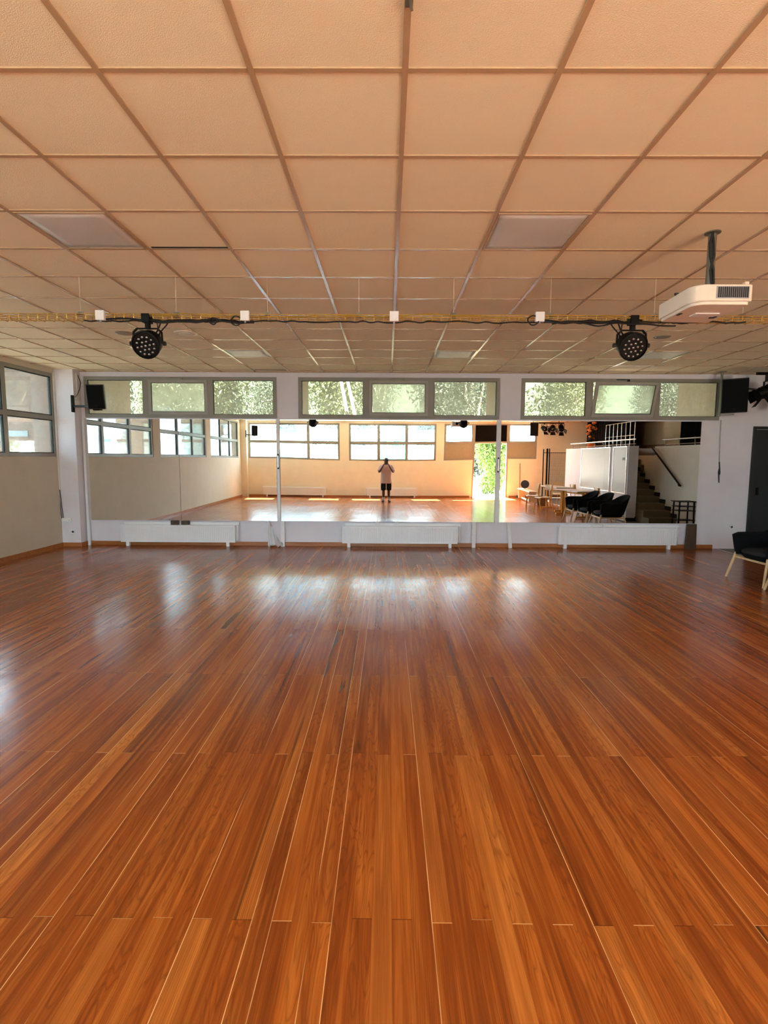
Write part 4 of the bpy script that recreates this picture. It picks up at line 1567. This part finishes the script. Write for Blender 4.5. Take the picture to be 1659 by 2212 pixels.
lv.build('leaves', M['leaf_dark'], t)
fl.build('flowers', M['petal'], t, smooth=True)


# ------------------------------------------------------------------ the photographer (seen only in the mirror)
def skin_mesh(verts, edges, radii, sub=2):
    me = bpy.data.meshes.new('tmp')
    me.from_pydata([v for v in verts], edges, [])
    o = bpy.data.objects.new('tmp', me)
    C.objects.link(o)
    k = o.modifiers.new('k', 'SKIN')
    k.use_smooth_shade = True
    k.branch_smoothing = .4
    sv = me.skin_vertices[0].data
    for i, r in enumerate(radii):
        sv[i].radius = r if isinstance(r, tuple) else (r, r)
    sv[0].use_root = True
    s = o.modifiers.new('s', 'SUBSURF')
    s.levels = s.render_levels = sub
    dg = bpy.context.evaluated_depsgraph_get()
    dg.update()
    ev = o.evaluated_get(dg)
    bm = bmesh.new()
    bm.from_mesh(ev.to_mesh())
    ev.to_mesh_clear()
    bpy.data.objects.remove(o)
    bpy.data.meshes.remove(me)
    return bm


PX, PY = -.055, -.49
t = thing('person', 'person in a pale T-shirt and black shorts holding up a phone before the mirror', 'person', (PX, PY, 0))
t.scale = (1, 1, .992)
V, E, Q = [], [], []


def vert(p, r, prev=None):
    V.append(p)
    Q.append(r)
    if prev is not None:
        E.append((prev, len(V) - 1))
    return len(V) - 1


pel = vert((0, 0, .93), (.135, .10))
sp1 = vert((0, .005, 1.08), (.13, .095), pel)
sp2 = vert((0, 0, 1.24), (.15, .105), sp1)
sp3 = vert((0, -.01, 1.38), (.145, .10), sp2)
nk = vert((0, .005, 1.485), (.058, .06), sp3)
hd0 = vert((0, .03, 1.56), (.064, .075), nk)
hd1 = vert((0, .035, 1.635), (.076, .093), hd0)
hd2 = vert((0, .02, 1.705), (.066, .08), hd1)
for s in (-1, 1):
    sh = vert((s * .175, -.01, 1.40), (.062, .065), sp3)
    u1 = vert((s * .235, .02, 1.30), .050, sh)
    el = vert((s * .265, .10, 1.175), .043, u1)
    f1 = vert((s * .17, .25, 1.33), .038, el)
    wr = vert((s * .085, .385, 1.475), .026, f1)
    pm = vert((s * .058, .435, 1.515), (.030, .018), wr)
    hp = vert((s * .085, .0, .86), (.088, .09), pel)
    th = vert((s * .105, .015, .68), (.080, .085), hp)
    kn = vert((s * .10, .02, .485), (.054, .058), th)
    cf = vert((s * .10, -.015, .34), (.055, .060), kn)
    an = vert((s * .10, -.02, .10), (.034, .038), cf)
    ft = vert((s * .115, .06, .045), (.038, .03), an)
    to = vert((s * .125, .15, .035), (.034, .022), ft)
bm = skin_mesh(V, E, Q)
body_src = bm.copy()
ex = MB()
ex.bm.free()
ex.bm = bm
# face: nose, lips, brow, ears; five fingers on each hand closing round the phone
ex.tube([(0, .118, 1.645), (0, .142, 1.61), (0, .128, 1.598)], [.008, .014, .010], 8)
ex.ball((0, .120, 1.572), .017, 10, (1.3, .5, .35))
ex.ball((0, .112, 1.662), .04, 10, (1.1, .35, .2))
for s in (-1, 1):
    ex.ball((s * .082, .02, 1.618), .026, 10, (.4, .8, 1.25))
    bx, by = s * .038, .412
    for k, (zz, ln) in enumerate(((1.585, .026), (1.562, .032), (1.539, .030), (1.517, .022))):
        ex.tube([(s * .066, .438, zz - .02), (s * .060, .470, zz - .006), (s * .048, .494, zz), (s * (.048 - ln), .498, zz + .002)], [.010, .0092, .0085, .007], 7)
    ex.tube([(s * .062, .428, 1.50), (s * .048, .442, 1.535), (s * .030, .455, 1.556), (s * .014, .459, 1.562)], [.012, .011, .010, .008], 7)
body = ex.build('body', M['skin'], t, smooth='all')
for s in (-1, 1):
    MB().ball((s * .031, .112, 1.643), .011, 10, (1.2, .6, .8)).build('eye', M['eye'], t, smooth=True)


def clothing(name, test, off, m, thick=.006):
    b = body_src.copy()
    bmesh.ops.delete(b, geom=[f for f in b.faces if not test(f.calc_center_median())], context='FACES')
    b.normal_update()
    nn = {v: v.normal.copy() for v in b.verts}
    for v in b.verts:
        v.co += nn[v] * (off(v.co) if callable(off) else off)
    mb = MB()
    mb.bm.free()
    mb.bm = b
    return mb.build(name, m, t, smooth='all', solid=thick, sub=1, normals=False)


def sleeve(c):
    return abs(c.x) > .105 and c.z > (1.235 if abs(c.x) > .17 else 1.36) and c.y < .095 and c.z < 1.475


b = body_src.copy()
bmesh.ops.delete(b, geom=[f for f in b.faces if not sleeve(f.calc_center_median())], context='FACES')
b.normal_update()
nn = {v: v.normal.copy() for v in b.verts}
for v in b.verts:
    v.co += nn[v] * .024
sh = MB()
sh.bm.free()
sh.bm = b
rings = []
for z, a, bb, cy_ in ((.735, .212, .158, .0), (.80, .211, .158, .0), (.95, .204, .150, .0), (1.10, .194, .136, 0), (1.24, .192, .130, 0), (1.34, .200, .124, -.004),
                      (1.40, .185, .112, -.006), (1.44, .135, .095, -.004), (1.468, .082, .078, .004)):
    rings.append([(a * math.cos(q) * (1 + .012 * math.sin(7 * q + z * 9)), cy_ + bb * math.sin(q) * (1 + .02 * math.sin(5 * q)), z) for q in (2 * math.pi * k / 36 for k in range(36))])
sh.loft(rings, caps=False)
sh.build('tshirt', M['tshirt'], t, smooth='all', solid=.006)
clothing('shorts', lambda c: .47 < c.z < .97 and abs(c.x) < .24 and c.y < .2, lambda c: .014 + .022 * max(0, min(1, (.72 - c.z) / .2)), M['shorts'])
clothing('hair', lambda c: c.z > 1.60 and (c.z > 1.685 or c.y < .04 - (1.685 - c.z) * .3), .010, M['hair'])
for s in (-1, 1):
    clothing('sock', lambda c: .085 < c.z < .19 and c.x * s > 0, .004, M['sock'], .003)

    def ring(y, w, h, cx):
        return [(cx + w * math.cos(a), y, max(.0, h * .5 + h * .5 * math.sin(a)) if math.sin(a) < 0 else h * .5 + h * .5 * math.sin(a)) for a in (2 * math.pi * k / 16 for k in range(16))]
    cx = s * .108
    MB().loft([ring(-.085, .022, .07, cx), ring(-.07, .038, .10, cx), ring(-.02, .044, .125, cx), ring(.04, .045, .105, cx + s * .006),
               ring(.11, .05, .08, cx + s * .012), ring(.175, .045, .065, cx + s * .016), ring(.205, .022, .04, cx + s * .018)]).build('shoe', M['shoe'], t, smooth=True)
ph = thing('smartphone', 'dark smartphone held up before the face of the person', 'phone', (-.030, -.022, 1.560))
MB().box(-.037, .037, -.0045, .0045, -.08, .08).build('phone_body', M['black'], ph, bevel=.003)
MB().box(-.034, .034, -.0052, -.0043, -.076, .076).build('screen', M['screen'], ph)
MB().box(-.020, .012, .0045, .0065, .045, .077).build('camera_bump', M['black_metal'], ph, bevel=.001)

# ------------------------------------------------------------------ outdoors
struct('ground', MB().box(-60, 60, -60, 60, -.3, -.14), M['earth'])
struct('pavement', MB().box(-7.5, 12, -12, -3.22, -.14, -.10), M['concrete'])
# stucco buttresses on the facade
fin = MB()
fin.box(-6.95, -5.91, 9.41, 9.9, -.13, 4.0)
fin.box(-6.2, -5.42, 9.75, 9.9, -.13, 4.0)
fin.box(-6.3, -5.43, 9.74, 11.4, -.13, 4.0)
for a, b in ((5.42, 5.86), (1.25, 1.75), (-2.85, -2.4)):
    fin.box(-6.80, wall_left_x(a) - .105, a, b, -.13, 4.0)
struct('wall_outside_left', fin, M['stucco'])
struct('wall_outside_middle_left', MB().box(-1.95, -1.63, 9.745, 11.1, -.13, 4.0), M['stucco'])
struct('wall_outside_middle_right', MB().box(2.0, 2.32, 9.745, 11.1, -.13, 4.0), M['stucco'])
struct('wall_outside_right', MB().box(5.89, 6.5, 9.745, 11.1, -.13, 4.0), M['stucco'])
o = MB().box(-6.70, -6.30, 9.395, 9.408, 1.95, 2.05).build('facade_sign', M['facade'])
tag(o, 'small pale plate on the stucco outside the left window', 'plate')


def leaf_cloud(mb, rr, n, blobs, size):
    """blobs: (centre, radii) - leaves sit mostly near the surface of each blob"""
    tot = sum(b[1][0] * b[1][2] for b in blobs)
    for c, rd in blobs:
        k = int(n * rd[0] * rd[2] / tot)
        for _ in range(k):
            d = Vector((rr.gauss(0, 1), rr.gauss(0, 1), rr.gauss(0, 1))).normalized()
            f = rr.uniform(.45, 1.05)
            p = Vector(c) + Vector((d.x * rd[0], d.y * rd[1], d.z * rd[2])) * f
            s = size * rr.uniform(.6, 1.3)
            e = Euler((rr.uniform(-1.2, 1.2), rr.uniform(-1.2, 1.2), rr.uniform(0, 6.28))).to_matrix()
            a, b_ = e @ Vector((s, 0, 0)), e @ Vector((0, s * .45, 0))
            tip = e @ Vector((0, 0, s * .12))
            v = [mb.bm.verts.new(q) for q in (p - a, p + b_ + tip, p + a, p - b_ + tip)]
            mb.bm.faces.new(v)


def tree(loc, h, w, m, label, seed, n=5200, size=.10, name='tree', cat='tree', trunk=True, bare=0, group='trees outside the front windows', low=.18):
    rr = random.Random(seed)
    t = thing(name, label, cat, loc, rr.uniform(0, 6.28), group)
    blobs = []
    for k in range(11):
        a = rr.uniform(0, 6.28)
        d = rr.uniform(.15, .62) * w
        z = h * rr.uniform(low + .12, .88)
        s = rr.uniform(.26, .42)
        blobs.append(((d * math.cos(a), d * math.sin(a), z), (w * s, w * s, h * s * .55)))
    blobs.append(((0, 0, h * .6), (w * .5, w * .5, h * .3)))
    mb = MB()
    leaf_cloud(mb, rr, n, blobs, size)
    mb.build('foliage', m, t, normals=False)
    if trunk:
        b = MB()
        b.tube([(0, 0, -.13), (.04, .02, h * .3), (-.03, .05, h * .6), (.02, 0, h * .85)], [.14, .11, .07, .02], 10)
        b.build('trunk', M['bark'], t, smooth=True)
        b = MB()
        for c, rd in blobs[:9 + bare]:
            z0 = h * rr.uniform(.22, .5)
            b.tube([(0, .02, z0), (c[0] * .5, c[1] * .5, (z0 + c[2]) / 2 + .1), c], [.05, .032, .012], 7)
        b.build('branches', M['bark'], t, smooth=True)
    return t


FRONT_TREES = [(-5.6, 14.2, 6.0, 1.25, 'leaf_mid', 'mid green tree outside the left strip window, beside the stucco', 4600),
               (-2.95, 14.6, 6.4, 1.25, 'leaf_dark', 'dark green tree outside the right pane of the left strip window', 3600),
               (-.3, 15.2, 6.0, 1.25, 'leaf_mid', 'thinly leaved tree with pale branches outside the middle strip window', 2600),
               (2.3, 14.6, 6.2, 1.25, 'leaf_dark', 'dark green tree outside the right pane of the middle strip window', 4000),
               (4.95, 14.2, 5.8, 1.25, 'leaf_light', 'bright leafy tree outside the left pane of the right strip window', 5000),
               (7.6, 14.6, 6.2, 1.25, 'leaf_dark', 'dark bluish green tree outside the open sash', 4000)]
for k, (x, y, h, w, m, lb, n) in enumerate(FRONT_TREES):
    tree((x, y, 0), h, w, M[m], lb, k + 1, n * 8, .032)
BACK = ('far left', 'second from left', 'third from left', 'third from right', 'second from right', 'far right')
for k, x in enumerate((-10.5, -6.3, -2.1, 2.1, 6.3, 10.5)):
    tree((x, 19.5, 0), 8.0, 1.95, M[('leaf_dark', 'leaf_mid', 'leaf_light')[k % 3]], 'tall tree in the row behind, ' + BACK[k], 20 + k, 14000, .08)
# pale bare trunks leaning outside the middle strip window
for k, (x, y, dx) in enumerate(((-.50, 12.6, -.75), (-.28, 12.9, -.85), (-.05, 12.6, -.55))):
    b = MB()
    b.tube([(x, y, -.13), (x + dx * .35, y, 1.6), (x + dx * .75, y + .05, 3.2), (x + dx * 1.3, y + .1, 5.2)], [.06, .05, .04, .02], 8)
    o = b.build('bare_trunk', M['bark'], smooth=True)
    tag(o, ('leftmost of the pale bare trunks outside the middle strip window', 'middle one of the pale bare trunks outside the middle strip window',
            'rightmost of the pale bare trunks outside the middle strip window')[k], 'tree trunk', 'bare trunks outside')

tree((4.85, -6.3, -.1), 3.5, 1.45, M['leaf_bush'], 'bright green bush outside the open garden door', 31, 12000, .07, 'bush', 'bush', False, group='bushes behind the far wall', low=-.1)
tree((8.0, -6.6, -.1), 3.2, 1.3, M['leaf_bush'], 'bright green bush right of the doorway bush as mirrored', 32, 3600, .085, 'bush', 'bush', False, group='bushes behind the far wall', low=-.1)
tree((-2.6, -9.5, 0), 4.0, 1.5, M['leaf_mid'], 'green tree outside the far corner window', 33, 3000, .12, group='trees behind the far wall')
tree((.2, -10.5, 0), 3.6, 1.4, M['leaf_light'], 'light green tree outside the middle far window', 34, 3000, .12, group='trees behind the far wall')
for k, (x, y) in enumerate(((-6.9, -18.5), (2.6, -13.5), (5.2, -13.0), (-1.2, -14.5))):
    tree((x, y, 0), 4.4, 1.5, M['leaf_dark'], ('dark tree behind the shed, beyond the far corner window', 'dark tree beyond the right half of the middle far window',
         'dark tree beyond the narrow far window by the door', 'dark tree beyond the left half of the middle far window')[k], 40 + k, 3000, .13, group='trees behind the far wall')
tree((-4.1, -16.5, 0), 3.6, 1.4, M['leaf_dark'], 'dark green tree outside the far corner window beside the shed', 35, 2600, .12, group='trees behind the far wall')


def building(name, loc, w, d, h, m, label, rz=0, floors=3, bays=5):
    t = thing(name, label, 'building', loc, rz)
    MB().box(-w / 2, w / 2, -d / 2, d / 2, -.13, h).build('wall', m, t)
    MB().box(-w / 2 - .25, w / 2 + .25, -d / 2 - .25, d / 2 + .25, h, h + .35).build('roof', M['roof_tile'], t, bevel=.03)
    for f in range(floors):
        for k in range(bays):
            x = -w / 2 + w * (k + .5) / bays
            z = h * (f + .28) / floors
            wb = MB()
            frame_ring(wb, Matrix.Identity(4), x - .55, x + .55, z, z + h / floors * .55, .08, d / 2 - .02, d / 2 + .05)
            wo = wb.build('window', M['white'], t)
            MB().box(x - .48, x + .48, d / 2 - .01, d / 2 + .02, z + .07, z + h / floors * .55 - .07).build('pane', M['winpane'], wo)
    return t


building('apartment_building', (3.5, -40, 0), 18, 8, 5.6, M['facade'], 'pale blue apartment building beyond the middle far window', 0, 3, 7)
building('garden_shed', (-7.2, -13.5, 0), 4.2, 3, 2.7, M['facade2'], 'cream shed beyond the far corner window', 0, 1, 2)
building('neighbour_house', (-14, 2.0, 0), 13, 6, 9, M['facade'], 'pale blue neighbouring house beyond the left wall windows', R(-90), 3, 6)
o = MB()
o.grid(lambda u, v: (-45 + 90 * u, 30 + 18 * v + 3 * math.sin(u * 9), -.2 + 13 * v ** .8 + .8 * math.sin(u * 17 + v * 5)), 30, 8)
o = o.build('hill', M['hill'], smooth='all')
o['kind'] = 'structure'
o['label'] = 'wooded slope behind the trees'

# ------------------------------------------------------------------ light, world, camera
wd = bpy.data.worlds.new('hazy_sky')
bpy.context.scene.world = wd
wd.use_nodes = True
bg = wd.node_tree.nodes['Background']
bg.inputs[0].default_value = (.72, .87, 1.0, 1)
bg.inputs[1].default_value = 7.0

sun = bpy.data.lights.new('sun', 'SUN')
sun.energy = 85
sun.angle = R(.6)
sun.color = (1, .93, .82)
so = bpy.data.objects.new('sun', sun)
C.objects.link(so)
d = Vector((.05, math.cos(R(57)), -math.sin(R(57))))      # from behind the far wall, high
so.rotation_euler = d.to_track_quat('-Z', 'Y').to_euler()

cam = bpy.data.cameras.new('camera')
cam.sensor_fit = 'HORIZONTAL'
cam.sensor_width = 36
cam.lens = 36 * 1154.357 / 1659
cam.clip_start = .02
cam.clip_end = 300
co = bpy.data.objects.new('camera', cam)
C.objects.link(co)
rx = Vector((0.99996, 0.00708, 0.00535))
up = -Vector((0.00604, -0.10091, -0.99488))
bk = -Vector((-0.00651, 0.99487, -0.10095))
mw = Matrix((rx, up, bk)).transposed().to_4x4()
mw.translation = CAM
co.matrix_world = mw
sc = bpy.context.scene
sc.camera = co

sc.view_settings.view_transform = 'Standard'
sc.view_settings.look = 'None'
sc.view_settings.gamma = 1
sc.view_settings.use_curve_mapping = False
sc.view_settings.exposure = 2.1
cy = sc.cycles
cy.max_bounces = 12
cy.diffuse_bounces = 6
cy.glossy_bounces = 6
cy.transmission_bounces = 6
cy.transparent_max_bounces = 16
cy.sample_clamp_indirect = 5
cy.use_adaptive_sampling = False
cy.use_guiding = True
cy.blur_glossy = .6
cy.use_denoising = True
